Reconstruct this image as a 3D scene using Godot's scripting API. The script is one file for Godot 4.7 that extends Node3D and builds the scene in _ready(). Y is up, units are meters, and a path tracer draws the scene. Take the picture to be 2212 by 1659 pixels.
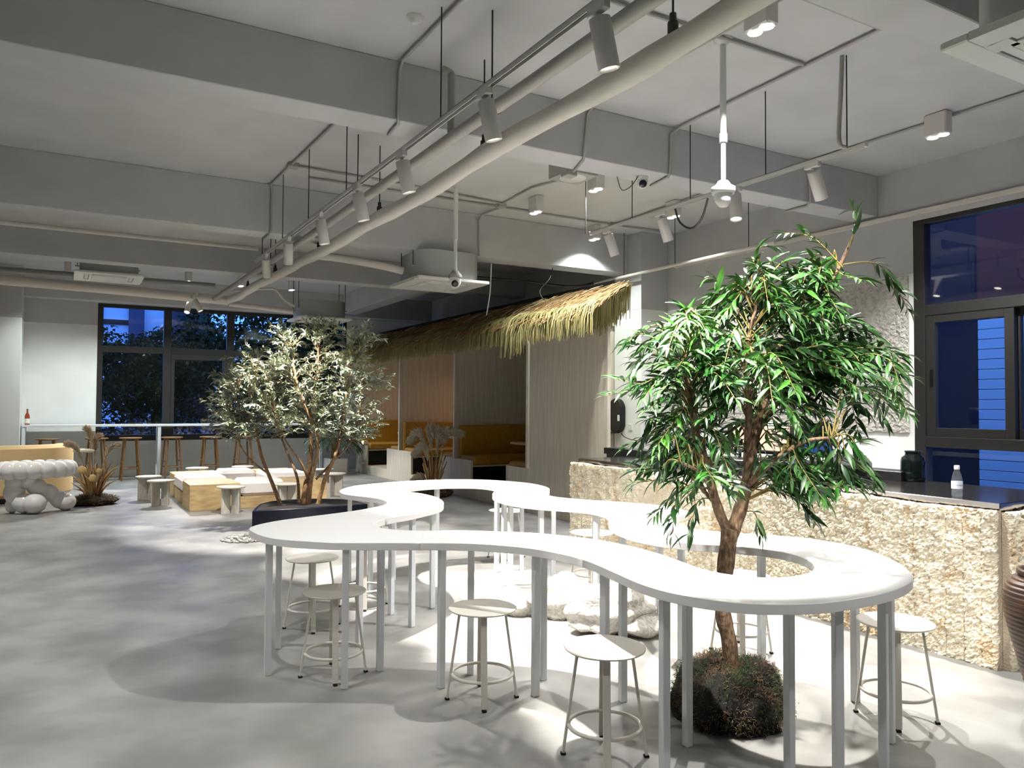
extends Node3D
# A cafe at dusk: serpentine white table, two trees, stone bar, booths under thatch, exposed ceiling.
# World: -z runs along the room, +x towards the bar wall, y up, metres.

const CEIL := 4.05
const WALL_R := 7.7
const WALL_B := -17.7
const WALL_L := -7.0
const WALL_F := 5.0

var rng := RandomNumberGenerator.new()
var taken := {}
var M := {}

# ---------------------------------------------------------------- helpers
func numbered(called: String) -> String:
	if not taken.has(called):
		taken[called] = 0
		return called
	taken[called] += 1
	return "%s_%03d" % [called, taken[called]]

func tag(o: Node, label: String, category: String, group := "", kind := ""):
	if label: o.set_meta("label", label)
	if category: o.set_meta("category", category)
	if group: o.set_meta("group", group)
	if kind: o.set_meta("kind", kind)
	return o

func thing(called: String, label: String, category: String, at := Vector3.ZERO, turn := 0.0, group := "") -> Node3D:
	var o := Node3D.new()
	o.name = numbered(called)
	add_child(o)
	o.position = at
	o.rotation.y = turn
	tag(o, label, category, group)
	return o

func part(parent: Node, called: String, mesh: Mesh, m: Material, at := Vector3.ZERO) -> MeshInstance3D:
	var o := MeshInstance3D.new()
	o.name = called
	o.mesh = mesh
	o.material_override = m
	o.position = at
	parent.add_child(o, true)
	return o

func solo(called: String, mesh: Mesh, m: Material, label: String, category: String, at := Vector3.ZERO, group := "") -> MeshInstance3D:
	var o := part(self, numbered(called), mesh, m, at)
	tag(o, label, category, group)
	return o

func struct(called: String, mesh: Mesh, m: Material, label := "") -> MeshInstance3D:
	var o := part(self, numbered(called), mesh, m)
	o.set_meta("kind", "structure")
	if label: o.set_meta("label", label)
	return o

func copy(o: Node3D, at: Vector3, turn := 0.0, label := "") -> Node3D:
	var c: Node3D = o.duplicate()
	var base: String = o.name
	c.name = numbered(base.split("_0")[0])
	add_child(c)
	c.position = at
	c.rotation.y = turn
	if label: c.set_meta("label", label)
	return c

func smat(key: String, col: Color, rough := 0.6, metal := 0.0) -> StandardMaterial3D:
	var m := StandardMaterial3D.new()
	m.resource_name = key
	m.albedo_color = col
	m.roughness = rough
	m.metallic = metal
	M[key] = m
	return m

func noise_tex(freq: float, a: Color, b: Color, seed_ := 1, size := 512, octaves := 4, type := FastNoiseLite.TYPE_SIMPLEX_SMOOTH) -> NoiseTexture2D:
	var n := FastNoiseLite.new()
	n.noise_type = type
	n.seed = seed_
	n.frequency = freq
	n.fractal_octaves = octaves
	var t := NoiseTexture2D.new()
	t.width = size
	t.height = size
	t.seamless = true
	t.noise = n
	var g := Gradient.new()
	g.set_color(0, a)
	g.set_color(1, b)
	g.set_offset(0, 0.2)
	g.set_offset(1, 0.8)
	t.color_ramp = g
	return t

func tri(m: StandardMaterial3D, tex: Texture2D, scale: Vector3) -> StandardMaterial3D:
	m.albedo_texture = tex
	m.uv1_triplanar = true
	m.uv1_world_triplanar = true
	m.uv1_scale = scale
	return m

func relief(m: StandardMaterial3D, tex: Texture2D, cm: float) -> StandardMaterial3D:
	m.heightmap_enabled = true
	m.heightmap_texture = tex
	m.heightmap_scale = cm
	return m

func st_new() -> SurfaceTool:
	var st := SurfaceTool.new()
	st.begin(Mesh.PRIMITIVE_TRIANGLES)
	return st

func flat(st: SurfaceTool):
	st.set_smooth_group(-1)

# a, b, c, d run counter-clockwise seen from outside
func quad(st: SurfaceTool, a: Vector3, b: Vector3, c: Vector3, d: Vector3):
	st.add_vertex(a); st.add_vertex(c); st.add_vertex(b)
	st.add_vertex(a); st.add_vertex(d); st.add_vertex(c)

func trif(st: SurfaceTool, a: Vector3, b: Vector3, c: Vector3):
	st.add_vertex(a); st.add_vertex(c); st.add_vertex(b)

func done(st: SurfaceTool) -> ArrayMesh:
	st.generate_normals()
	st.index()
	return st.commit()

# box with chamfered edges
func cbox(st: SurfaceTool, c: Vector3, s: Vector3, b := 0.0, bas := Basis()):
	flat(st)
	var h := s * 0.5
	if b <= 0.0:
		b = 0.0
	b = minf(b, minf(h.x, minf(h.y, h.z)) * 0.9)
	for ax in 3:
		for sg in [-1.0, 1.0]:
			var u := (ax + 1) % 3
			var v := (ax + 2) % 3
			var p := []
			for k in [[-1, -1], [1, -1], [1, 1], [-1, 1]]:
				var q := Vector3()
				q[ax] = sg * h[ax]
				q[u] = k[0] * (h[u] - b)
				q[v] = k[1] * (h[v] - b)
				p.append(c + bas * q)
			if sg > 0:
				quad(st, p[0], p[1], p[2], p[3])
			else:
				quad(st, p[3], p[2], p[1], p[0])
	if b <= 0.0:
		return
	for ax in 3:
		var u := (ax + 1) % 3
		var v := (ax + 2) % 3
		for su in [-1.0, 1.0]:
			for sv in [-1.0, 1.0]:
				var p := []
				for k in [[0, -1], [0, 1], [1, 1], [1, -1]]:
					var q := Vector3()
					q[ax] = k[1] * (h[ax] - b)
					if k[0] == 0:
						q[u] = su * h[u]; q[v] = sv * (h[v] - b)
					else:
						q[u] = su * (h[u] - b); q[v] = sv * h[v]
					p.append(c + bas * q)
				if su * sv < 0:
					quad(st, p[0], p[1], p[2], p[3])
				else:
					quad(st, p[3], p[2], p[1], p[0])
	for sx in [-1.0, 1.0]:
		for sy in [-1.0, 1.0]:
			for sz in [-1.0, 1.0]:
				var sgn := Vector3(sx, sy, sz)
				var a := c + bas * (Vector3(h.x, h.y - b, h.z - b) * sgn)
				var d := c + bas * (Vector3(h.x - b, h.y, h.z - b) * sgn)
				var e := c + bas * (Vector3(h.x - b, h.y - b, h.z) * sgn)
				if sx * sy * sz > 0:
					trif(st, a, d, e)
				else:
					trif(st, a, e, d)

func boxm(c: Vector3, s: Vector3, b := 0.0) -> ArrayMesh:
	var st := st_new()
	cbox(st, c, s, b)
	return done(st)

# box from corner to corner
func span(a: Vector3, b: Vector3, bev := 0.0) -> ArrayMesh:
	return boxm((a + b) * 0.5, (b - a).abs(), bev)

# swept tube; r is a float or an array of radii
func tube(st: SurfaceTool, pts: Array, r, seg := 8, cap := true, squash := 1.0):
	st.set_smooth_group(1)
	var n := pts.size()
	var up := Vector3.UP
	var t0: Vector3 = (pts[1] - pts[0]).normalized()
	if absf(t0.dot(up)) > 0.95:
		up = Vector3.RIGHT
	var side := t0.cross(up).normalized()
	var rings := []
	for i in n:
		var t: Vector3
		if i == 0: t = pts[1] - pts[0]
		elif i == n - 1: t = pts[n - 1] - pts[n - 2]
		else: t = (pts[i + 1] - pts[i]).normalized() + (pts[i] - pts[i - 1]).normalized()
		t = t.normalized()
		side = (side - t * side.dot(t)).normalized()
		var bi := side.cross(t).normalized()
		var rr: float = r[i] if r is Array else r
		var ring := []
		for k in seg:
			var a := TAU * k / seg
			ring.append(pts[i] + (side * cos(a) + bi * sin(a) * squash) * rr)
		rings.append(ring)
	for i in n - 1:
		for k in seg:
			var k2 := (k + 1) % seg
			quad(st, rings[i][k], rings[i + 1][k], rings[i + 1][k2], rings[i][k2])
	if cap:
		flat(st)
		for k in range(1, seg - 1):
			trif(st, rings[0][0], rings[0][k], rings[0][k + 1])
			trif(st, rings[n - 1][0], rings[n - 1][k + 1], rings[n - 1][k])

func tubem(pts: Array, r, seg := 8) -> ArrayMesh:
	var st := st_new()
	tube(st, pts, r, seg)
	return done(st)

# profile: array of Vector2(radius, height), bottom to top
func lathe(st: SurfaceTool, prof: Array, seg := 24, c := Vector3.ZERO, smooth := true):
	if smooth: st.set_smooth_group(2)
	else: flat(st)
	for i in prof.size() - 1:
		for k in seg:
			var a := TAU * k / seg
			var b := TAU * (k + 1) / seg
			var p: Vector2 = prof[i]
			var q: Vector2 = prof[i + 1]
			var v := [Vector3(cos(a) * p.x, p.y, sin(a) * p.x), Vector3(cos(b) * p.x, p.y, sin(b) * p.x), Vector3(cos(b) * q.x, q.y, sin(b) * q.x), Vector3(cos(a) * q.x, q.y, sin(a) * q.x)]
			if p.x < 1e-5: trif(st, c + v[0], c + v[3], c + v[2])
			elif q.x < 1e-5: trif(st, c + v[0], c + v[3], c + v[1])
			else: quad(st, c + v[0], c + v[3], c + v[2], c + v[1])

func lathem(prof: Array, seg := 24, c := Vector3.ZERO) -> ArrayMesh:
	var st := st_new()
	lathe(st, prof, seg, c)
	return done(st)

# extruded outline in x-z with slightly rounded top and bottom edges
func prism(st: SurfaceTool, poly: PackedVector2Array, y0: float, y1: float, bev := 0.0):
	if Geometry2D.is_polygon_clockwise(poly):
		poly.reverse()
	var n := poly.size()
	var inner := PackedVector2Array()
	for i in n:
		var a := poly[(i + n - 1) % n]
		var b := poly[i]
		var c := poly[(i + 1) % n]
		var nn := ((b - a).normalized() + (c - b).normalized()).normalized()
		inner.append(b + Vector2(-nn.y, nn.x) * bev)
	flat(st)
	var idx := Geometry2D.triangulate_polygon(inner)
	for k in range(0, idx.size(), 3):
		var p := inner[idx[k]]
		var q := inner[idx[k + 1]]
		var r := inner[idx[k + 2]]
		if (q - p).cross(r - p) < 0:
			var t := q
			q = r
			r = t
		trif(st, Vector3(p.x, y1, p.y), Vector3(r.x, y1, r.y), Vector3(q.x, y1, q.y))
		trif(st, Vector3(p.x, y0, p.y), Vector3(q.x, y0, q.y), Vector3(r.x, y0, r.y))
	st.set_smooth_group(3)
	for i in n:
		var j := (i + 1) % n
		var a := poly[i]
		var b := poly[j]
		if bev > 0:
			var ia := inner[i]
			var ib := inner[j]
			st.set_smooth_group(4)
			quad(st, Vector3(ia.x, y0, ia.y), Vector3(a.x, y0 + bev, a.y), Vector3(b.x, y0 + bev, b.y), Vector3(ib.x, y0, ib.y))
			st.set_smooth_group(5)
			quad(st, Vector3(a.x, y1 - bev, a.y), Vector3(ia.x, y1, ia.y), Vector3(ib.x, y1, ib.y), Vector3(b.x, y1 - bev, b.y))
			st.set_smooth_group(3)
		quad(st, Vector3(a.x, y0 + bev, a.y), Vector3(a.x, y1 - bev, a.y), Vector3(b.x, y1 - bev, b.y), Vector3(b.x, y0 + bev, b.y))

# blob: a sphere pushed in and out by noise; returns a smooth mesh
func blob(radii: Vector3, amp: float, freq: float, seed_: int, rows := 22, bands := 0.0) -> ArrayMesh:
	var n := FastNoiseLite.new()
	n.seed = seed_
	n.frequency = freq
	n.fractal_octaves = 4
	var cols := rows * 2
	var st := st_new()
	st.set_smooth_group(1)
	var g := []
	for i in rows + 1:
		var row := []
		var th := PI * i / rows
		for k in cols:
			var ph := TAU * k / cols
			var d := Vector3(sin(th) * cos(ph), cos(th), sin(th) * sin(ph))
			var p := d * radii
			var f := 1.0 + amp * n.get_noise_3dv(p * 10.0)
			if bands > 0.0:
				f += 0.07 * sin(p.y * bands + 3.0 * n.get_noise_3dv(p * 4.0))
			p = p * f
			p.y = maxf(p.y, -radii.y * 0.72)
			row.append(p)
		g.append(row)
	for i in rows:
		for k in cols:
			var k2 := (k + 1) % cols
			if i > 0: trif(st, g[i][k], g[i][k2], g[i + 1][k])
			if i < rows - 1: trif(st, g[i][k2], g[i + 1][k2], g[i + 1][k])
	return done(st)

func spline(c: Array, sub: int) -> PackedVector2Array:
	var out := PackedVector2Array()
	var n := c.size() / 2
	for i in n:
		var p := []
		for k in [-1, 0, 1, 2]:
			var j: int = (i + k + n) % n
			p.append(Vector2(c[2 * j], c[2 * j + 1]))
		for s in sub:
			out.append(p[1].cubic_interpolate(p[2], p[0], p[3], float(s) / sub))
	return out

func smooth_path(pts: Array, sub := 4) -> Array:
	var out := []
	var n := pts.size()
	for i in n - 1:
		var a: Vector3 = pts[maxi(i - 1, 0)]
		var b: Vector3 = pts[i]
		var c: Vector3 = pts[i + 1]
		var d: Vector3 = pts[mini(i + 2, n - 1)]
		for s in sub:
			out.append(b.cubic_interpolate(c, a, d, float(s) / sub))
	out.append(pts[n - 1])
	return out

func multi(parent: Node, called: String, mesh: Mesh, m: Material, xf: Array, cols := []) -> MultiMeshInstance3D:
	var mm := MultiMesh.new()
	mm.transform_format = MultiMesh.TRANSFORM_3D
	mm.use_colors = cols.size() > 0
	mm.mesh = mesh
	mm.instance_count = xf.size()
	for i in xf.size():
		mm.set_instance_transform(i, xf[i])
		if cols.size(): mm.set_instance_color(i, cols[i])
	var o := MultiMeshInstance3D.new()
	o.name = called
	o.multimesh = mm
	o.material_override = m
	parent.add_child(o, true)
	o.set_meta("kind", "stuff")
	return o

func aim(d: Vector3) -> Basis:
	d = d.normalized()
	return Basis.looking_at(d, Vector3.UP if absf(d.y) < 0.98 else Vector3.RIGHT)

# basis whose x axis runs along d and whose y axis leans to up
func along(d: Vector3, up := Vector3.UP) -> Basis:
	var x := d.normalized()
	var z := x.cross(up)
	if z.length() < 0.01: z = x.cross(Vector3.RIGHT)
	z = z.normalized()
	return Basis(x, z.cross(x).normalized(), z)

func spot(parent: Node3D, at: Vector3, dir: Vector3, energy: float, angle: float, col := Color(1, 0.965, 0.93), size := 0.03, blend := 0.25):
	var l := SpotLight3D.new()
	l.name = "beam"
	l.light_color = col
	l.light_energy = energy
	l.spot_angle = angle
	l.spot_angle_attenuation = blend
	l.spot_range = 30.0
	l.spot_attenuation = 2.0
	l.light_size = size
	l.shadow_enabled = true
	parent.add_child(l, true)
	l.position = at
	l.basis = aim(dir)
	return l

# ---------------------------------------------------------------- scene
func _ready():
	rng.seed = 20240611
	setup_camera()
	setup_light()
	materials()
	shell()
	windows()
	outside()
	table()
	stools()
	bar()
	ceiling_services()
	lamps()
	booths()
	thatch()
	far_end()
	lounge()
	rocks_and_moss()
	big_tree()
	olive_tree()
	pampas_groups()

func setup_camera():
	var cam := Camera3D.new()
	cam.name = "camera"
	cam.fov = rad_to_deg(2.0 * atan(829.5 / 1672.0))
	cam.near = 0.05
	cam.far = 400.0
	add_child(cam)
	cam.position = Vector3(0, 1.5, 0)
	var yaw := deg_to_rad(29.85)
	var pitch := deg_to_rad(1.62)
	var roll := deg_to_rad(0.33)
	var f := Vector3(sin(yaw) * cos(pitch), sin(pitch), -cos(yaw) * cos(pitch))
	var r := Vector3(cos(yaw), 0, sin(yaw))
	var u := r.cross(f)
	cam.basis = Basis(r * cos(roll) + u * sin(roll), u * cos(roll) - r * sin(roll), -f)
	cam.current = true

func setup_light():
	var env := Environment.new()
	env.background_mode = Environment.BG_SKY
	var sm := ProceduralSkyMaterial.new()
	sm.sky_top_color = Color(0.30, 0.53, 0.98)
	sm.sky_horizon_color = Color(0.34, 0.57, 1.0)
	sm.ground_bottom_color = Color(0.03, 0.04, 0.07)
	sm.ground_horizon_color = Color(0.10, 0.16, 0.30)
	sm.sun_angle_max = 1.0
	var sky := Sky.new()
	sky.sky_material = sm
	env.sky = sky
	env.background_energy_multiplier = 3.0
	env.tonemap_mode = Environment.TONE_MAPPER_LINEAR
	env.tonemap_exposure = 1.0
	env.sdfgi_enabled = true
	env.ssao_enabled = true
	env.ssil_enabled = true
	var w := WorldEnvironment.new()
	w.name = "world"
	w.environment = env
	add_child(w)

func materials():
	var fine := noise_tex(0.05, Color(0.42, 0.42, 0.42), Color(0.58, 0.58, 0.58), 5, 512, 3)
	var wall := smat("white_paint", Color(0.88, 0.885, 0.875), 0.85)
	tri(wall, noise_tex(0.004, Color(0.97, 0.97, 0.97), Color(1, 1, 1), 3), Vector3(0.5, 0.5, 0.5))
	relief(wall, fine, 0.12)
	var grey := smat("grey_paint", Color(0.735, 0.735, 0.735), 0.85)
	tri(grey, noise_tex(0.005, Color(0.96, 0.96, 0.96), Color(1, 1, 1), 4), Vector3(0.4, 0.4, 0.4))
	relief(grey, fine, 0.12)
	var flo := smat("concrete", Color(0.59, 0.585, 0.57), 0.5)
	tri(flo, noise_tex(0.006, Color(0.82, 0.82, 0.82), Color(1, 1, 1), 11, 1024, 6), Vector3(0.22, 0.22, 0.22))
	flo.roughness_texture = noise_tex(0.012, Color(0.7, 0.7, 0.7), Color(1, 1, 1), 12, 512)
	flo.metallic_specular = 0.4
	smat("table_white", Color(0.93, 0.925, 0.92), 0.28)
	smat("leg_white", Color(0.85, 0.86, 0.87), 0.45)
	smat("stool_white", Color(0.84, 0.82, 0.78), 0.4)
	smat("rubber", Color(0.05, 0.05, 0.05), 0.8)
	smat("black", Color(0.035, 0.035, 0.04), 0.35)
	smat("frame", Color(0.12, 0.115, 0.11), 0.45)
	smat("steel", Color(0.60, 0.59, 0.58), 0.16, 1.0)
	smat("chrome", Color(0.8, 0.8, 0.8), 0.08, 1.0)
	smat("pipe", Color(0.82, 0.80, 0.77), 0.6)
	smat("grey_pipe", Color(0.60, 0.59, 0.57), 0.6)
	smat("rod", Color(0.25, 0.24, 0.23), 0.5, 0.5)
	smat("lamp_white", Color(0.80, 0.79, 0.77), 0.5)
	smat("plastic", Color(0.86, 0.86, 0.84), 0.4)
	smat("duct", Color(0.70, 0.71, 0.70), 0.45, 0.4)
	smat("navy", Color(0.03, 0.05, 0.12), 0.3)
	smat("ceramic", Color(0.92, 0.91, 0.89), 0.12)
	smat("cushion", Color(0.90, 0.87, 0.85), 0.9)
	smat("sofa_cream", Color(0.86, 0.74, 0.54), 0.85)
	var leather := smat("leather", Color(0.66, 0.50, 0.15), 0.45)
	relief(tri(leather, noise_tex(0.02, Color(0.9, 0.9, 0.9), Color(1, 1, 1), 8), Vector3(2, 2, 2)), fine, 0.05)
	var grain := noise_tex(0.012, Color(0.89, 0.88, 0.86), Color(1, 1, 1), 21, 512, 5)
	var lam := smat("laminate", Color(0.80, 0.765, 0.70), 0.6)
	tri(lam, noise_tex(0.014, Color(0.93, 0.925, 0.91), Color(1, 1, 1), 22, 512, 6), Vector3(2.6, 0.16, 2.6))
	var ply := smat("plywood", Color(0.80, 0.69, 0.50), 0.55)
	tri(ply, grain, Vector3(0.6, 2.2, 0.6))
	var oak := smat("oak", Color(0.56, 0.41, 0.24), 0.5)
	tri(oak, grain, Vector3(8, 0.8, 8))
	var wst := smat("washed_wood", Color(0.86, 0.84, 0.80), 0.6)
	tri(wst, grain, Vector3(5, 0.8, 5))
	var pl := smat("plaster", Color(0.78, 0.765, 0.73), 0.95)
	tri(pl, noise_tex(0.02, Color(0.86, 0.86, 0.86), Color(1, 1, 1), 31), Vector3(1.2, 1.2, 1.2))
	relief(pl, noise_tex(0.03, Color(0, 0, 0), Color(1, 1, 1), 32, 512, 5), 1.6)
	var stone := smat("limestone", Color(1, 1, 1), 0.9)
	stone.vertex_color_use_as_albedo = true
	relief(stone, noise_tex(0.03, Color(0, 0, 0), Color(1, 1, 1), 33, 512, 5), 0.5)
	stone.uv1_triplanar = true
	stone.uv1_world_triplanar = true
	stone.uv1_scale = Vector3(4, 4, 4)
	var rk := smat("white_rock", Color(0.95, 0.94, 0.92), 0.95)
	tri(rk, noise_tex(0.02, Color(0.8, 0.78, 0.74), Color(1, 1, 1), 35), Vector3(3, 3, 3))
	relief(rk, noise_tex(0.03, Color(0, 0, 0), Color(1, 1, 1), 36, 512, 5), 1.0)
	var gl := smat("glass", Color(0.25, 0.28, 0.30, 0.01), 0.02)
	gl.transparency = BaseMaterial3D.TRANSPARENCY_ALPHA
	gl.metallic_specular = 0.62
	var sg := smat("smoked_glass", Color(0.10, 0.11, 0.12, 0.55), 0.05)
	sg.transparency = BaseMaterial3D.TRANSPARENCY_ALPHA
	var dg := smat("green_glass", Color(0.02, 0.045, 0.045, 0.8), 0.06)
	dg.transparency = BaseMaterial3D.TRANSPARENCY_ALPHA
	var cl := smat("clear_plastic", Color(0.93, 0.95, 0.97, 0.035), 0.06)
	cl.transparency = BaseMaterial3D.TRANSPARENCY_ALPHA
	var bark := smat("bark", Color(0.58, 0.48, 0.38), 0.85)
	tri(bark, noise_tex(0.02, Color(0.55, 0.5, 0.46), Color(1, 1, 1), 41), Vector3(5, 1.5, 5))
	relief(bark, noise_tex(0.03, Color(0, 0, 0), Color(1, 1, 1), 42), 0.5)
	var twig := smat("twig", Color(0.48, 0.42, 0.22), 0.8)
	twig.roughness = 0.8
	for k in 4:
		var lf := smat("leaf%d" % k, [Color(0.10, 0.27, 0.08), Color(0.16, 0.36, 0.10), Color(0.22, 0.40, 0.13), Color(0.08, 0.20, 0.09)][k], 0.33)
		lf.backlight_enabled = true
		lf.backlight = Color(0.16, 0.26, 0.10)
	var foliage := smat("foliage", Color(1, 1, 1), 0.45)
	foliage.vertex_color_use_as_albedo = true
	foliage.backlight_enabled = true
	foliage.backlight = Color(0.25, 0.3, 0.15)
	var straw := smat("straw", Color(1, 1, 1), 0.75)
	straw.vertex_color_use_as_albedo = true
	for l in [["lens", Color(1, 0.96, 0.9), 9.0], ["led", Color(1, 0.93, 0.82), 9.0], ["lens_cool", Color(0.95, 1.0, 1.0), 9.0]]:
		var e := smat(l[0], l[1], 0.5)
		e.emission_enabled = true
		e.emission = l[1]
		e.emission_energy_multiplier = l[2]

# ---------------------------------------------------------------- room shell
func shell():
	rng.seed = 1000
	var T := 0.25
	struct("floor", span(Vector3(WALL_L - T, -0.2, WALL_B - T), Vector3(WALL_R + T, 0, WALL_F + T)), M.concrete, "grey polished concrete floor")
	struct("ceiling", span(Vector3(WALL_L - T, CEIL, WALL_B - T), Vector3(WALL_R + T, CEIL + 0.2, WALL_F + T)), M.grey_paint, "light grey painted concrete ceiling")
	struct("wall_left", span(Vector3(WALL_L - T, 0, WALL_B), Vector3(WALL_L, CEIL, WALL_F)), M.white_paint)
	struct("wall_front", span(Vector3(WALL_L - T, 0, WALL_F), Vector3(WALL_R + T, CEIL, WALL_F + T)), M.white_paint)
	# bar wall, white below 2.9 m and grey above, opening for the window from z -4.94 to -0.6
	var z0 := -4.94
	var z1 := -0.6
	struct("wall_right", span(Vector3(WALL_R, 0, WALL_B), Vector3(WALL_R + T, 2.92, z0)), M.white_paint)
	struct("wall_right_upper", span(Vector3(WALL_R, 2.92, WALL_B), Vector3(WALL_R + T, CEIL, z0)), M.grey_paint)
	struct("wall_right_head", span(Vector3(WALL_R, 3.47, z0), Vector3(WALL_R + T, CEIL, z1)), M.grey_paint)
	struct("wall_right_near", span(Vector3(WALL_R, 0, z1), Vector3(WALL_R + T, CEIL, WALL_F)), M.white_paint)
	struct("wall_right_sill", span(Vector3(WALL_R, 0, z0), Vector3(WALL_R + T, 0.12, z1)), M.white_paint)
	# end wall, opening x 0.5 to 5.66, y 0.74 to 3.53
	struct("wall_back", span(Vector3(WALL_L, 0, WALL_B - T), Vector3(0.5, 3.08, WALL_B)), M.white_paint)
	struct("wall_back_upper", span(Vector3(WALL_L, 3.08, WALL_B - T), Vector3(0.5, CEIL, WALL_B)), M.grey_paint)
	struct("wall_back_head", span(Vector3(0.5, 3.53, WALL_B - T), Vector3(WALL_R, CEIL, WALL_B)), M.grey_paint)
	struct("wall_back_sill", span(Vector3(0.5, 0, WALL_B - T), Vector3(5.66, 0.74, WALL_B)), M.white_paint)
	struct("wall_back_side", span(Vector3(5.66, 0, WALL_B - T), Vector3(WALL_R, 3.53, WALL_B)), M.white_paint)
	# beams across the room
	for b in [[-2.67, -2.35, 3.60], [-5.66, -5.34, 3.605], [-9.43, -9.11, 3.48], [-13.24, -12.92, 3.61]]:
		struct("ceiling_beam", span(Vector3(WALL_L, b[2], b[0]), Vector3(WALL_R, CEIL, b[1]), 0.006), M.grey_paint)
	struct("ceiling_beam", span(Vector3(WALL_L, 3.545, WALL_B), Vector3(WALL_R, CEIL, -17.38), 0.006), M.grey_paint)
	struct("ceiling_beam", span(Vector3(5.48, 3.6, -17.4), Vector3(5.80, CEIL, -13.24), 0.006), M.grey_paint)
	# columns
	struct("column_wall_bar", span(Vector3(7.2, 0, -9.42), Vector3(WALL_R, 2.92, -8.79), 0.004), M.white_paint)
	struct("column_wall_bar_upper", span(Vector3(7.2, 2.92, -9.42), Vector3(WALL_R, CEIL, -8.79), 0.004), M.grey_paint)
	struct("column_wall_end", span(Vector3(-1.5, 0, -17.7), Vector3(-0.76, 3.08, -16.9), 0.004), M.white_paint)
	struct("column_wall_end_upper", span(Vector3(-1.5, 3.08, -17.7), Vector3(-0.76, CEIL, -16.9), 0.004), M.grey_paint)
	# rough plaster field on the bar wall with a ragged lower edge
	var st := st_new()
	flat(st)
	var n := 90
	var nz := FastNoiseLite.new()
	nz.frequency = 2.5
	nz.fractal_octaves = 4
	var za := -8.74
	var zb := -4.99
	var prev := 0.0
	for i in n + 1:
		var z := lerpf(za, zb, float(i) / n)
		var y := 1.25 + 0.035 * nz.get_noise_1d(z) + rng.randf_range(-0.008, 0.008)
		if i > 0:
			var zp := lerpf(za, zb, float(i - 1) / n)
			var x := WALL_R - 0.022
			quad(st, Vector3(x, prev, zp), Vector3(x, y, z), Vector3(x, 2.9, z), Vector3(x, 2.9, zp))
			quad(st, Vector3(WALL_R, prev, zp), Vector3(WALL_R, y, z), Vector3(x, y, z), Vector3(x, prev, zp))
			quad(st, Vector3(x, 2.9, zp), Vector3(x, 2.9, z), Vector3(WALL_R, 2.9, z), Vector3(WALL_R, 2.9, zp))
			if i == n:
				quad(st, Vector3(x, y, z), Vector3(WALL_R, y, z), Vector3(WALL_R, 2.9, z), Vector3(x, 2.9, z))
		prev = y
	struct("trim_1", done(st), M.plaster, "rough textured beige plaster field with a ragged lower edge on the bar wall")
	# cable trunking along the bar wall
	struct("trim_2", span(Vector3(WALL_R - 0.05, 3.53, -8.6), Vector3(WALL_R, 3.57, -0.6)), M.pipe, "pale cable trunking along the bar wall")

# ---------------------------------------------------------------- windows
func pane_box(parent: Node, a: Vector3, b: Vector3):
	return part(parent, "pane", span(a, b), M.glass)

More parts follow.
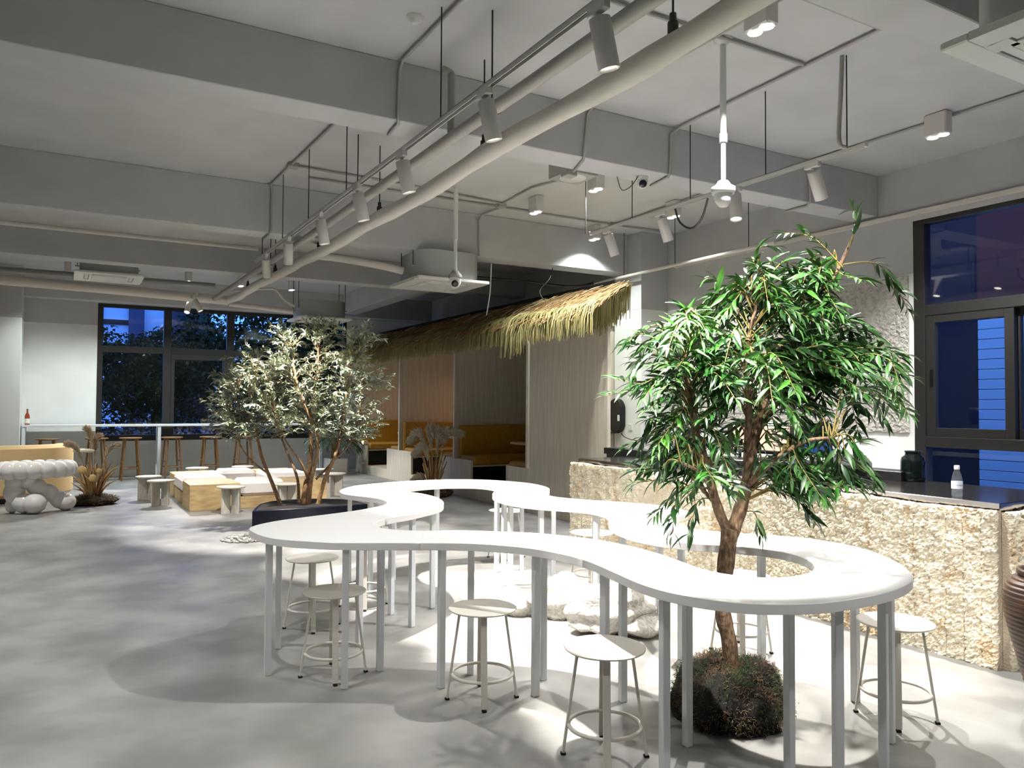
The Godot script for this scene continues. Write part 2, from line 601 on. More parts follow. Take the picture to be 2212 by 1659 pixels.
func windows():
	# end window
	var w := Node3D.new()
	w.name = "window_1"
	add_child(w)
	w.set_meta("kind", "structure")
	w.set_meta("label", "dark framed window wall behind the high bar table")
	var z := -17.74
	var xs := [0.5, 1.80, 3.06, 4.46, 5.66]
	var fr := func(x0: float, x1: float, y0: float, y1: float, d := 0.10):
		part(w, "frame", span(Vector3(x0, y0, z - d * 0.5), Vector3(x1, y1, z + d * 0.5), 0.004), M.frame)
	fr.call(0.5, 5.66, 3.46, 3.53)
	fr.call(0.5, 5.66, 0.74, 0.86)
	fr.call(0.5, 0.60, 0.86, 3.46)
	fr.call(5.58, 5.66, 0.86, 3.46)
	for k in [1, 2, 3]:
		fr.call(xs[k] - 0.075, xs[k] + 0.075, 0.86, 3.46, 0.12)
	for k in 4:
		var x0: float = (0.60 if k == 0 else xs[k] + 0.075)
		var x1: float = (5.58 if k == 3 else xs[k + 1] - 0.075)
		fr.call(x0, x1, 2.55, 2.68)
		pane_box(w, Vector3(x0, 2.68, z - 0.004), Vector3(x1, 3.46, z + 0.004))
		if k == 1:
			fr.call(x0, x1, 2.44, 2.55, 0.13)
			fr.call(x0, x0 + 0.07, 0.86, 2.44, 0.13)
			fr.call(x1 - 0.07, x1, 0.86, 2.44, 0.13)
			pane_box(w, Vector3(x0 + 0.07, 0.86, z - 0.004), Vector3(x1 - 0.07, 2.44, z + 0.004))
		else:
			pane_box(w, Vector3(x0, 0.86, z - 0.004), Vector3(x1, 2.55, z + 0.004))
	part(w, "sill", span(Vector3(0.45, 0.715, WALL_B - 0.02), Vector3(5.68, 0.74, WALL_B + 0.03)), M.white_paint)
	# bar window
	var v := Node3D.new()
	v.name = "window_2"
	add_child(v)
	v.set_meta("kind", "structure")
	v.set_meta("label", "dark framed sliding window beside the bar")
	var x := 7.76
	var fz := func(za: float, zb: float, y0: float, y1: float, d := 0.12):
		part(v, "frame", span(Vector3(x - d * 0.5, y0, za), Vector3(x + d * 0.5, y1, zb), 0.004), M.frame)
	fz.call(-4.94, -4.82, 0.12, 3.47)
	fz.call(-0.72, -0.60, 0.12, 3.47)
	fz.call(-4.82, -0.72, 3.42, 3.47)
	fz.call(-4.82, -0.72, 2.46, 2.57)
	fz.call(-4.82, -0.72, 1.10, 1.21)
	fz.call(-4.82, -0.72, 0.12, 0.22)
	# sliding sashes
	var sash := func(za: float, zb: float, dx: float):
		for q in [[za, za + 0.10, 1.21, 2.46], [zb - 0.09, zb, 1.21, 2.46], [za + 0.10, zb - 0.09, 1.21, 1.30], [za + 0.10, zb - 0.09, 2.38, 2.46]]:
			part(v, "sash", span(Vector3(x + dx - 0.03, q[2], q[0]), Vector3(x + dx + 0.03, q[3], q[1]), 0.003), M.frame)
		pane_box(v, Vector3(x + dx - 0.004, 1.30, za + 0.10), Vector3(x + dx + 0.004, 2.38, zb - 0.09))
	sash.call(-4.82, -3.95, -0.02)
	sash.call(-4.03, -2.40, 0.05)
	sash.call(-2.49, -0.72, -0.02)
	pane_box(v, Vector3(x - 0.004, 2.57, -4.82), Vector3(x + 0.004, 3.42, -0.72))
	pane_box(v, Vector3(x - 0.004, 0.22, -4.82), Vector3(x + 0.004, 1.10, -0.72))
	part(v, "sash_latch", span(Vector3(x - 0.07, 1.72, -4.77), Vector3(x - 0.05, 1.90, -4.745), 0.004), M.black)

# ---------------------------------------------------------------- outside
func outside():
	rng.seed = 1037
	var asphalt := smat("asphalt", Color(0.16, 0.16, 0.17), 0.9)
	struct("ground_outside", span(Vector3(-60, -0.5, -90), Vector3(60, -0.25, 60)), asphalt, "dark paved ground outside")
	# clad building beside the bar window
	var b := thing("clad_building", "pale building clad in horizontal boards outside the bar window", "building", Vector3(12.5, -0.25, -4.0))
	var dark := smat("dark_render", Color(0.10, 0.10, 0.14), 0.9)
	var cladm := smat("cladding", Color(0.86, 0.86, 0.84), 0.6)
	part(b, "wall", span(Vector3(0.1, 0, -9), Vector3(3, 9.0, 8)), dark)
	var board := span(Vector3(0, 0, 0), Vector3(0.1, 0.150, 10.5), 0.006)
	for k in 20:
		part(b, "board", board, cladm, Vector3(0, 0.158 * k, -2.95))
	var red := smat("red_render", Color(0.42, 0.12, 0.12), 0.9)
	part(b, "upper_wall", span(Vector3(0.0, 3.18, -2.95), Vector3(0.1, 9.0, 7.5)), red)
	part(b, "downpipe", tubem([Vector3(-0.1, 0, -4.0), Vector3(-0.1, 9, -4.0)], 0.06), M.grey_pipe)
	# tower far behind
	var t := thing("office_tower", "pale office tower with dark window bands beyond the trees", "building", Vector3(1.0, -0.25, -62))
	part(t, "wall", span(Vector3(-6, 0, -8), Vector3(5.3, 30, 0)), smat("tower_wall", Color(0.90, 0.91, 0.93), 0.8))
	var wb := span(Vector3(0, 0, 0), Vector3(8.6, 0.35, 0.12))
	for k in 8:
		part(t, "window_band", wb, dark, Vector3(-5.9, 2.4 + 2.5 * k, 0))
	var fin := span(Vector3(0, 0, 0), Vector3(0.22, 28, 0.14))
	for k in 4:
		part(t, "facade_fin", fin, dark, Vector3(-4.4 + 1.75 * k, 1, 0))
	part(t, "stair_core", span(Vector3(2.7, 0, 0), Vector3(3.7, 30, 0.5)), smat("core", Color(0.26, 0.29, 0.38), 0.8))
	var t2 := thing("low_block", "dark flat-roofed block beyond the treetops", "building", Vector3(6.5, -0.25, -58))
	part(t2, "wall", span(Vector3(0, 0, -6), Vector3(2.0, 8.7, 0)), smat("block", Color(0.16, 0.17, 0.21), 0.8))
	part(t2, "roof_hut", span(Vector3(2.0, 0, -3), Vector3(2.7, 7.6, -1)), smat("hut", Color(0.3, 0.31, 0.38), 0.8))
	# trees outside
	var leafm := leaf_mesh(0.5)
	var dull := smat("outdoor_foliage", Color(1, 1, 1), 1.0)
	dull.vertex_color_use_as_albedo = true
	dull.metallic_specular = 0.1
	var spots := [[Vector3(0.6, 0, -30), 3.0, 4.5, "broad"], [Vector3(2.9, 0, -31.5), 2.2, 4.3, "broad"], [Vector3(4.8, 0, -30), 3.2, 5.2, "broad"], [Vector3(7.3, 0, -29), 2.6, 4.2, "broad"], [Vector3(5.9, 0, -22.5), 2.2, 5.4, "tall"], [Vector3(-2.6, 0, -28), 2.6, 4.4, "broad"], [Vector3(8.2, 0, -25), 2.2, 4.6, "tall"]]
	var lab := ["broad leafy tree outside in front of the office tower", "rounded tree outside between tower and flat-roofed block", "wide dark tree outside below the flat-roofed block", "leafy tree outside seen behind the olive tree", "tall dark tree close outside the end window", "leafy tree outside the left end of the window wall", "dark tree outside the booth end of the window wall"]
	for i in spots.size():
		var s: Array = spots[i]
		var o := thing("street_tree", lab[i], "tree", s[0] + Vector3(0, -0.25, 0), 0.0, "trees outside the end window")
		part(o, "trunk", tubem([Vector3.ZERO, Vector3(0.1, s[2] * 0.6, 0), Vector3(0, s[2] * 0.9, 0.1)], [0.16, 0.12, 0.06], 8), M.bark)
		var xf := []
		var cols := []
		for k in 6000:
			var d := Vector3(rng.randfn(), rng.randfn(), rng.randfn()).normalized()
			var c := Vector3(rng.randf_range(-1, 1) * s[1] * 0.55, 0, rng.randf_range(-1, 1) * s[1] * 0.5)
			c = c.snapped(Vector3(s[1] * 0.35, 1, s[1] * 0.35))
			c.y = -0.55 * absf(c.x) + 0.2 * sin(c.x * 7.0 + i)
			var rr: float = s[1] * 0.5 * pow(rng.randf(), 0.25)
			var p: Vector3 = c + d * Vector3(rr, rr * (1.5 if s[3] == "tall" else 0.85), rr) + Vector3(0, s[2] - s[1] * 0.40 - (rng.randf() * 2.2 if rng.randf() < 0.5 else 0.0), 0)
			if p.y < 0.3: continue
			xf.append(Transform3D(along(Vector3(rng.randfn(), rng.randfn() * 0.5 - 0.3, rng.randfn())).scaled(Vector3.ONE * rng.randf_range(0.14, 0.30)), p))
			var g := rng.randf_range(0.6, 1.2)
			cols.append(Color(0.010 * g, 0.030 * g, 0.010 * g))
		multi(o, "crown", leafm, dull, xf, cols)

# ---------------------------------------------------------------- serpentine table
const OUT := [0.95,-4.75,0.93,-4.54,0.98,-4.31,1.13,-4.11,1.30,-3.98,1.52,-3.86,1.73,-3.74,1.90,-3.62,2.05,-3.42,2.12,-3.19,2.13,-2.98,2.09,-2.73,2.05,-2.49,2.07,-2.28,2.19,-2.07,2.40,-1.95,2.61,-1.92,2.85,-1.93,3.09,-2.00,3.26,-2.12,3.43,-2.31,3.55,-2.52,3.60,-2.72,3.57,-2.95,3.44,-3.15,3.31,-3.31,3.25,-3.53,3.34,-3.76,3.51,-3.90,3.70,-4.02,3.80,-4.20,3.80,-4.39,3.71,-4.62,3.58,-4.83,3.47,-5.01,3.40,-5.24,3.46,-5.46,3.60,-5.62,3.72,-5.82,3.78,-6.06,3.78,-6.27,3.71,-6.51,3.59,-6.72,3.42,-6.86,3.22,-6.94,2.97,-6.96,2.76,-6.94,2.52,-6.87,2.29,-6.77,2.14,-6.63,2.01,-6.42,1.97,-6.18,2.03,-5.98,2.11,-5.75,2.09,-5.51,1.98,-5.33,1.77,-5.19,1.55,-5.09,1.35,-5.02,1.12,-4.92]
const INN := [1.63,-4.53,1.64,-4.33,1.77,-4.18,1.98,-4.08,2.15,-3.95,2.31,-3.81,2.44,-3.61,2.52,-3.41,2.55,-3.20,2.55,-2.96,2.51,-2.76,2.48,-2.55,2.56,-2.37,2.74,-2.30,2.94,-2.37,3.09,-2.55,3.12,-2.75,3.03,-2.94,2.89,-3.11,2.81,-3.30,2.80,-3.51,2.86,-3.74,2.96,-3.93,3.09,-4.09,3.20,-4.30,3.22,-4.50,3.13,-4.69,3.01,-4.87,2.95,-5.07,2.95,-5.29,3.00,-5.52,3.10,-5.71,3.23,-5.88,3.32,-6.08,3.30,-6.29,3.17,-6.43,2.96,-6.48,2.75,-6.44,2.57,-6.33,2.50,-6.12,2.54,-5.91,2.55,-5.70,2.51,-5.46,2.44,-5.26,2.33,-5.08,2.15,-4.93,1.97,-4.81,1.77,-4.70]

func nearest(poly: PackedVector2Array, p: Vector2) -> int:
	var best := 0
	for i in poly.size():
		if poly[i].distance_squared_to(p) < poly[best].distance_squared_to(p): best = i
	return best

func table():
	rng.seed = 1074
	var o := spline(OUT, 4)
	var n := spline(INN, 4)
	var seams := [[Vector2(1.61, -3.82), Vector2(1.81, -4.16)], [Vector2(2.13, -3.05), Vector2(2.55, -3.2)], [Vector2(3.32, -3.27), Vector2(2.95, -3.03)], [Vector2(3.67, -4.69), Vector2(3.18, -4.6)], [Vector2(3.68, -5.72), Vector2(3.26, -5.95)], [Vector2(2.08, -5.5), Vector2(2.5, -5.5)], [Vector2(1.58, -5.1), Vector2(1.8, -4.7)]]
	var t := thing("serpentine_table", "long white serpentine ring table with glossy top and square legs", "table")
	for k in seams.size():
		var a: Array = seams[k]
		var b: Array = seams[(k + 1) % seams.size()]
		var poly := PackedVector2Array()
		var i := nearest(o, a[0])
		var e := nearest(o, b[0])
		while i != e:
			poly.append(o[i])
			i = (i + 1) % o.size()
		poly.append(o[e])
		var j := nearest(n, b[1])
		e = nearest(n, a[1])
		while j != e:
			poly.append(n[j])
			j = (j - 1 + n.size()) % n.size()
		poly.append(n[e])
		var st := st_new()
		prism(st, poly, 0.735, 0.775, 0.0022)
		part(t, "tabletop_section", done(st), M.table_white)
	var leg := boxm(Vector3(0, 0.3675, 0), Vector3(0.036, 0.735, 0.036), 0.003)
	for p in [[0.99, -4.43], [1.15, -4.88], [1.30, -4.03], [1.56, -4.20], [2.04, -5.28], [2.05, -4.92], [2.37, -5.30], [2.97, -6.55], [1.75, -3.79], [1.98, -3.90], [3.38, -6.15], [3.19, -5.68], [3.03, -5.29], [3.63, -6.13], [2.13, -3.45], [2.29, -3.63], [1.60, -4.68], [2.20, -2.95], [2.48, -3.17], [2.41, -2.62], [3.12, -2.39], [3.52, -2.59], [3.23, -2.20], [3.25, -2.96], [3.19, -3.52], [2.13, -2.45], [2.60, -1.99], [2.98, -2.06], [2.62, -2.24], [3.44, -4.00], [3.14, -4.02], [3.68, -4.30], [3.27, -4.48], [3.52, -4.84], [3.08, -4.92], [3.50, -5.40], [3.62, -6.58], [3.10, -6.86], [2.50, -6.78], [2.10, -6.42], [2.45, -6.30], [2.12, -5.95], [1.62, -5.02]]:
		var m := part(t, "leg", leg, M.leg_white, Vector3(p[0], 0, p[1]))
		m.rotation.y = rng.randf_range(-0.5, 0.5)

# ---------------------------------------------------------------- white stools
func stools():
	var s := thing("round_stool", "white metal round stool standing outside the front curve of the table", "stool", Vector3(1.87, 0, -3.55), -0.22, "white round stools at the serpentine table")
	part(s, "seat", lathem([Vector2(0, 0.455), Vector2(0.168, 0.455), Vector2(0.174, 0.459), Vector2(0.176, 0.463), Vector2(0.172, 0.466), Vector2(0.16, 0.464), Vector2(0, 0.462)], 48), M.stool_white)
	for k in 4:
		var a := TAU * k / 4 + 0.2
		var top := Vector3(cos(a) * 0.115, 0.455, sin(a) * 0.115)
		var bot := Vector3(cos(a) * 0.178, 0.012, sin(a) * 0.178)
		var d := (top - bot).normalized()
		var side := Vector3(-sin(a), 0, cos(a))
		var st := st_new()
		cbox(st, (top + bot) * 0.5, Vector3(0.012, (top - bot).length(), 0.032), 0.002, Basis(side.cross(d) * -1.0, d, side).orthonormalized())
		var lg := part(s, "leg", done(st), M.stool_white)
		part(lg, "foot", boxm(bot - Vector3(0, 0.007, 0), Vector3(0.022, 0.010, 0.022), 0.002), M.rubber)
	var st := st_new()
	var pts := []
	for k in 49:
		pts.append(Vector3(cos(TAU * k / 48) * 0.155, 0.132, sin(TAU * k / 48) * 0.155))
	tube(st, pts, 0.0085, 8, false)
	part(s, "foot_ring", done(st), M.stool_white)
	for c in [[2.03, -2.72, -0.38, "white metal round stool beside the table leg nearest the mossy mound"], [1.46, -5.25, -0.01, "white metal round stool outside the far side of the table's end lobe"], [1.31, -4.26, -0.04, "shaded white metal round stool tucked under the table's end lobe"], [1.95, -5.62, -0.07, "white metal round stool in the notch between end lobe and far lobe"], [3.80, -6.72, -0.25, "white metal round stool between the far table curve and the booths"], [3.76, -5.22, -0.36, "white metal round stool in the table notch facing the stone bar"], [3.62, -3.46, -0.55, "white metal round stool between tree trunk and stone bar"], [3.51, -2.36, -0.72, "white metal round stool at the table end near the ribbed jar"]]:
		copy(s, Vector3(c[0], 0, c[1]), c[2], c[3])

# ---------------------------------------------------------------- bar
func stone_panel(w: float, h: float, seed_: int, du: float, top_noise: FastNoiseLite, z_at: float) -> ArrayMesh:
	# a split-face strip: u runs along z, v up, relief towards -x
	var n1 := FastNoiseLite.new()
	n1.seed = 77
	n1.frequency = 5.0
	n1.fractal_octaves = 3
	var n2 := FastNoiseLite.new()
	n2.noise_type = FastNoiseLite.TYPE_CELLULAR
	n2.cellular_return_type = FastNoiseLite.RETURN_CELL_VALUE
	n2.seed = 90
	n2.frequency = 16.0
	n2.domain_warp_enabled = true
	n2.domain_warp_amplitude = 0.05
	n2.domain_warp_frequency = 9.0
	var n3 := FastNoiseLite.new()
	n3.seed = 5
	n3.frequency = 2.2
	n3.fractal_octaves = 5
	var nu := maxi(2, int(w / du))
	var nv := int(h / du)
	var st := st_new()
	flat(st)
	var jit := 0.006 * (float(hash(seed_) % 100) / 100.0)
	var top := h
	var g := []
	var cg := []
	for i in nu + 1:
		var u := w * i / nu
		var row := []
		var crow := []
		var tp := top - 0.035 * (0.5 + 0.5 * top_noise.get_noise_1d(z_at + u)) - 0.012 * absf(n1.get_noise_2d((z_at + u) * 6.0, 9.0))
		for j in nv + 1:
			var v := tp * j / nv
			var uu := z_at + u
			var d := 0.018 * n1.get_noise_2d(uu * 1.3, v * 1.3) + 0.015 * n2.get_noise_2d(uu * 2.2, v * 2.6) + 0.015 * n1.get_noise_2d(uu * 6.0 + 9.0, v * 7.0) + 0.010 * n1.get_noise_2d(uu * 14.0, v * 14.0)
			d += jit
			var e := minf(i, nu - i) / 1.0
			if e < 0.5: d -= 0.010
			if j == nv: d -= 0.006
			row.append(Vector3(-0.05 - d, v, u))
			var o := smoothstep(0.18, 0.5, n3.get_noise_2d(uu * 0.8 + 3.0, v * 0.55))
			o = maxf(o, 0.8 * smoothstep(0.30, 0.42, n3.get_noise_2d(uu * 2.4 + 40.0, v * 1.6)))
			var tone := 1.0 + 0.10 * n1.get_noise_2d(uu * 3.0, v * 3.0)
			crow.append(Color(0.90, 0.82, 0.66).lerp(Color(0.60, 0.36, 0.13), o * 0.5) * tone)
		g.append(row)
		cg.append(crow)
	for i in nu:
		for j in nv:
			for q in [[i, j], [i + 1, j + 1], [i + 1, j], [i, j], [i, j + 1], [i + 1, j + 1]]:
				st.set_color(cg[q[0]][q[1]])
				st.add_vertex(g[q[0]][q[1]])
	# sides and top back to the slab
	flat(st)
	st.set_color(Color(0.62, 0.53, 0.40))
	for j in nv:
		var a: Vector3 = g[0][j]
		var b: Vector3 = g[0][j + 1]
		quad(st, Vector3(0, a.y, 0), a, b, Vector3(0, b.y, 0))
		a = g[nu][j]
		b = g[nu][j + 1]
		quad(st, a, Vector3(0, a.y, w), Vector3(0, b.y, w), b)
	for i in nu:
		var a: Vector3 = g[i][nv]
		var b: Vector3 = g[i + 1][nv]
		quad(st, a, b, Vector3(0, b.y, b.z), Vector3(0, a.y, a.z))
	return done(st)

func bar():
	var X0 := 4.70
	var t := thing("stone_bar", "long bar counter of rough cream split-face stone with a steel top", "counter", Vector3(X0, 0, -6.85))
	var L := 4.36
	part(t, "core", span(Vector3(0.0, 0.0, 0.06), Vector3(0.9, 0.885, L - 0.06)), M.black)
	var tn := FastNoiseLite.new()
	tn.frequency = 1.6
	tn.seed = 12
	var k := 0
	var z := 0.0
	while z < L - 0.02:
		var w := minf(0.104, L - z)
		var p := part(t, "stone_strip", stone_panel(w - 0.0015, 0.925, k, 0.0085, tn, z), M.limestone, Vector3(0, 0, z))
		z += w
		k += 1
	# near end, facing the room: strips turned a quarter
	z = 0.0
	while z < 0.98:
		var p := part(t, "stone_strip", stone_panel(0.16, 0.925, 200 + k, 0.0105, tn, 20.0 + z), M.limestone, Vector3(z, 0, L))
		p.rotation.y = PI / 2
		z += 0.162
		k += 1
	part(t, "worktop", span(Vector3(0.04, 0.885, 0.02), Vector3(1.02, 0.945, L - 0.03), 0.003), M.steel)
	# black upstand along the back edge
	part(t, "upstand", span(Vector3(0.80, 0.945, -0.55), Vector3(1.02, 1.015, L - 1.15), 0.003), M.black)
	part(t, "upstand_support", span(Vector3(0.82, 0.0, -0.52), Vector3(1.0, 0.945, 0.02)), M.black)
	# light strip hidden behind the upper edge of the stone
	part(t, "led_strip", span(Vector3(0.004, 0.868, 0.05), Vector3(0.016, 0.874, L - 0.1)), M.led)
	var al := AreaLight3D.new()
	al.name = "strip_glow"
	al.area_size = Vector2(0.02, L - 0.2)
	al.light_energy = 0.25
	al.light_color = Color(1, 0.9, 0.76)
	al.shadow_enabled = true
	t.add_child(al)
	al.position = Vector3(0.012, 0.880, L * 0.5)
	al.basis = Basis(Vector3(1, 0, 0), Vector3(0, 0, -1), Vector3(0, -1, 0))
	# things on the bar
	var v := thing("glass_jar", "dark green glass jar with a wide neck on the steel worktop", "jar", Vector3(5.62, 0.945, -3.62))
	part(v, "body", lathem([Vector2(0, 0), Vector2(0.075, 0), Vector2(0.088, 0.012), Vector2(0.09, 0.03), Vector2(0.088, 0.15), Vector2(0.08, 0.178), Vector2(0.058, 0.195), Vector2(0.055, 0.215), Vector2(0.062, 0.222), Vector2(0.058, 0.228), Vector2(0.05, 0.222), Vector2(0.05, 0.2), Vector2(0.075, 0.172), Vector2(0.082, 0.03), Vector2(0, 0.015)], 40), M.green_glass)
	var b := thing("water_bottle", "clear plastic water bottle with white cap on the bar edge", "bottle", Vector3(4.86, 0.945, -2.84))
	part(b, "body", lathem([Vector2(0, 0.002), Vector2(0.026, 0), Vector2(0.031, 0.006), Vector2(0.0315, 0.05), Vector2(0.030, 0.055), Vector2(0.0315, 0.06), Vector2(0.0315, 0.10), Vector2(0.028, 0.125), Vector2(0.020, 0.152), Vector2(0.014, 0.168), Vector2(0.013, 0.178)], 32), M.clear_plastic)
	var wat := smat("water", Color(0.8, 0.9, 0.95, 0.05), 0.02)
	wat.transparency = BaseMaterial3D.TRANSPARENCY_ALPHA
	part(b, "water", lathem([Vector2(0, 0.004), Vector2(0.024, 0.004), Vector2(0.0295, 0.008), Vector2(0.0295, 0.075), Vector2(0, 0.075)], 32), wat)
	part(b, "cap", lathem([Vector2(0.0155, 0.172), Vector2(0.016, 0.176), Vector2(0.016, 0.194), Vector2(0.014, 0.197), Vector2(0, 0.197)], 28), M.plastic)
	var lb := part(b, "paper_label", lathem([Vector2(0.032, 0.052), Vector2(0.0322, 0.098)], 32), smat("label_paper", Color(0.85, 0.87, 0.92), 0.5))
	var tm := TextMesh.new()
	tm.text = "O wowo"
	tm.font_size = 12
	tm.pixel_size = 0.0009
	tm.depth = 0.0004
	var lt := part(lb, "lettering", tm, smat("print_blue", Color(0.2, 0.25, 0.4), 0.6), Vector3(-0.0165, 0.075, 0.0285))
	lt.rotation.y = -0.52
	# ribbed jar on the floor
	var rj := thing("ribbed_jar", "tall brown ribbed earthenware jar standing at the end of the bar", "jar", Vector3(4.30, 0, -2.03))
	var prof := [Vector2(0, 0), Vector2(0.105, 0)]
	var key := [Vector2(0.105, 0.0), Vector2(0.125, 0.10), Vector2(0.16, 0.24), Vector2(0.20, 0.40), Vector2(0.22, 0.52), Vector2(0.205, 0.60), Vector2(0.17, 0.645), Vector2(0.14, 0.655)]
	for i in key.size() - 1:
		for q in 24:
			var p: Vector2 = key[i].cubic_interpolate(key[i + 1], key[maxi(i - 1, 0)], key[mini(i + 2, key.size() - 1)], q / 24.0)
			prof.append(p + Vector2(0.006 * absf(sin(p.y * PI / 0.0235)), 0.002))
	prof.append_array([Vector2(0.142, 0.66), Vector2(0.158, 0.668), Vector2(0.16, 0.684), Vector2(0.150, 0.692), Vector2(0.13, 0.684), Vector2(0.12, 0.64), Vector2(0, 0.62)])
	var cl := smat("brown_clay", Color(0.33, 0.215, 0.125), 0.45)
	tri(cl, noise_tex(0.01, Color(0.55, 0.5, 0.45), Color(1, 1, 1), 51), Vector3(1.5, 3, 1.5))
	part(rj, "body", lathem(prof, 48), cl)
	# espresso machine, grinder, kettle, hood, mostly behind the leaves
	var e := thing("espresso_machine", "steel espresso machine on the bar behind the leafy tree", "coffee machine", Vector3(5.20, 0.945, -4.55))
	part(e, "body", boxm(Vector3(0, 0.30, 0), Vector3(0.42, 0.26, 0.78), 0.02), M.chrome)
	part(e, "base", boxm(Vector3(0, 0.07, 0), Vector3(0.50, 0.08, 0.78), 0.01), M.black)
	part(e, "back_panel", boxm(Vector3(-0.213, 0.30, 0), Vector3(0.012, 0.2, 0.6), 0.004), smat("pale_panel", Color(0.72, 0.62, 0.55), 0.5))
	part(e, "cup_rail", tubem([Vector3(-0.2, 0.50, -0.37), Vector3(-0.2, 0.50, 0.37)], 0.006), M.chrome)
	for q in [-0.2, 0.2]:
		var gh := part(e, "group_head", lathem([Vector2(0, 0.14), Vector2(0.035, 0.14), Vector2(0.04, 0.19), Vector2(0, 0.19)], 20, Vector3(0.25, 0, q)), M.chrome)
		part(gh, "handle", tubem([Vector3(0.27, 0.15, q), Vector3(0.40, 0.145, q)], 0.012), M.black)
	for q in [[-0.2, -0.34], [-0.2, 0.34], [0.2, -0.34], [0.2, 0.34]]:
		part(e, "foot", lathem([Vector2(0.02, 0), Vector2(0.025, 0.03)], 12, Vector3(q[0], 0, q[1])), M.black)
	var gr := thing("coffee_grinder", "black coffee grinder with a tapered hopper on the bar", "grinder", Vector3(5.25, 0.945, -5.72))
	part(gr, "body", boxm(Vector3(0, 0.15, 0), Vector3(0.18, 0.3, 0.2), 0.03), M.black)
	part(gr, "collar", lathem([Vector2(0.05, 0.30), Vector2(0.055, 0.33), Vector2(0.05, 0.35)], 24), M.chrome)
	part(gr, "hopper", lathem([Vector2(0.05, 0.35), Vector2(0.088, 0.42), Vector2(0.092, 0.52), Vector2(0.085, 0.56), Vector2(0, 0.57)], 24), M.black)
	part(gr, "base_tray", boxm(Vector3(-0.05, 0.015, 0), Vector3(0.28, 0.03, 0.22), 0.01), M.black)
	var gs := thing("equipment_stand", "black framed stand with glass shelf beside the coffee grinder", "stand", Vector3(5.25, 0.945, -5.32))
	for q in [[-0.15, -0.15], [-0.15, 0.15], [0.15, -0.15], [0.15, 0.15]]:
		part(gs, "post", boxm(Vector3(q[0], 0.16, q[1]), Vector3(0.02, 0.32, 0.02)), M.black)
	part(gs, "shelf", boxm(Vector3(0, 0.33, 0), Vector3(0.36, 0.025, 0.36), 0.004), M.black)
	var car := thing("glass_server", "clear glass coffee server on the black stand", "server", Vector3(5.25, 1.29, -5.32))
	part(car, "bowl", lathem([Vector2(0, 0), Vector2(0.06, 0), Vector2(0.075, 0.03), Vector2(0.06, 0.10), Vector2(0.045, 0.13), Vector2(0.055, 0.15)], 28), M.clear_plastic)
	var hd := thing("smoked_glass_cover", "rounded smoked glass cover on the worktop beside the wall socket view", "cover", Vector3(5.42, 0.945, -4.02))
	hd.set_meta("label", "rounded smoked glass cover on the steel worktop next to the espresso machine")
	var st := st_new()
	for s in [-1.0, 1.0]:
		var pp := []
		for i in 13:
			var a := PI * 0.5 * i / 12
			pp.append(Vector2(-0.16 + 0.32 * i / 12.0, 0.02 + 0.02 * sin(a)))
	cbox(st, Vector3(0, 0.10, 0), Vector3(0.30, 0.16, 0.26), 0.06)
	part(hd, "glass_shell", done(st), M.smoked_glass)
	part(hd, "base_plate", boxm(Vector3(0, 0.01, 0), Vector3(0.32, 0.02, 0.28), 0.004), M.steel)
	var kt := thing("steel_pitcher", "small steel milk pitcher on the worktop by the espresso machine", "pitcher", Vector3(4.93, 0.945, -4.02))
	part(kt, "body", lathem([Vector2(0, 0), Vector2(0.045, 0), Vector2(0.05, 0.01), Vector2(0.045, 0.06), Vector2(0.035, 0.09), Vector2(0.038, 0.10)], 24), M.chrome)
	part(kt, "handle", tubem(smooth_path([Vector3(0.04, 0.085, 0), Vector3(0.075, 0.075, 0), Vector3(0.075, 0.03, 0), Vector3(0.048, 0.02, 0)], 4), 0.005, 6), M.chrome)
	# dispenser and sockets
	var d := thing("wall_dispenser", "black pill-shaped dispenser on the white column", "dispenser", Vector3(7.2, 1.36, -9.30), 0.0)
	var poly := PackedVector2Array()
	for i in 32:
		var a := TAU * i / 32
		poly.append(Vector2(cos(a) * 0.16, sin(a) * 0.16 + (0.10 if sin(a) > 0 else -0.10)))
	var sd := st_new()
	prism(sd, poly, 0.0, 0.09, 0.012)
	var bd := part(d, "body", done(sd), M.black)
	bd.basis = Basis(Vector3(0, 0, 1), Vector3(-1, 0, 0), Vector3(0, -1, 0))
	part(d, "sticker", boxm(Vector3(-0.092, -0.03, 0.10), Vector3(0.002, 0.09, 0.05)), M.plastic)
	part(d, "drip_tray", boxm(Vector3(-0.12, -0.25, -0.02), Vector3(0.12, 0.02, 0.22), 0.006), M.black)
	solo("power_cord", tubem(smooth_path([Vector3(7.17, 1.10, -9.22), Vector3(7.165, 1.04, -9.10), Vector3(7.15, 1.01, -8.85), Vector3(7.25, 1.02, -8.76), Vector3(7.45, 1.04, -8.74)], 5), 0.006, 6), M.black, "thin black power cord hanging below the dispenser on the column", "cord")
	var sk := boxm(Vector3.ZERO, Vector3(0.012, 0.095, 0.095), 0.003)
	var slot := boxm(Vector3.ZERO, Vector3(0.003, 0.012, 0.004))
	var s1 := thing("wall_socket", "white wall socket under the rough plaster field", "socket", Vector3(WALL_R - 0.006, 1.155, -5.53))
	part(s1, "plate", sk, M.plastic)
	for q in [[0.02, -0.018], [0.02, -0.006], [0.014, 0.022], [-0.016, 0.022], [-0.022, -0.016]]:
		part(s1, "slot", slot, M.black, Vector3(-0.0065, q[0], q[1]))
	copy(s1, Vector3(7.194, 1.20, -9.03), 0.0, "white wall socket on the column right beside the black dispenser")
	copy(s1, Vector3(0.92, 0.33, WALL_B + 0.006), PI / 2, "white wall socket low on the end wall behind the bar stools")
	copy(s1, Vector3(4.3, 0.45, WALL_B + 0.006), PI / 2, "white wall socket low on the end wall behind the olive tree")
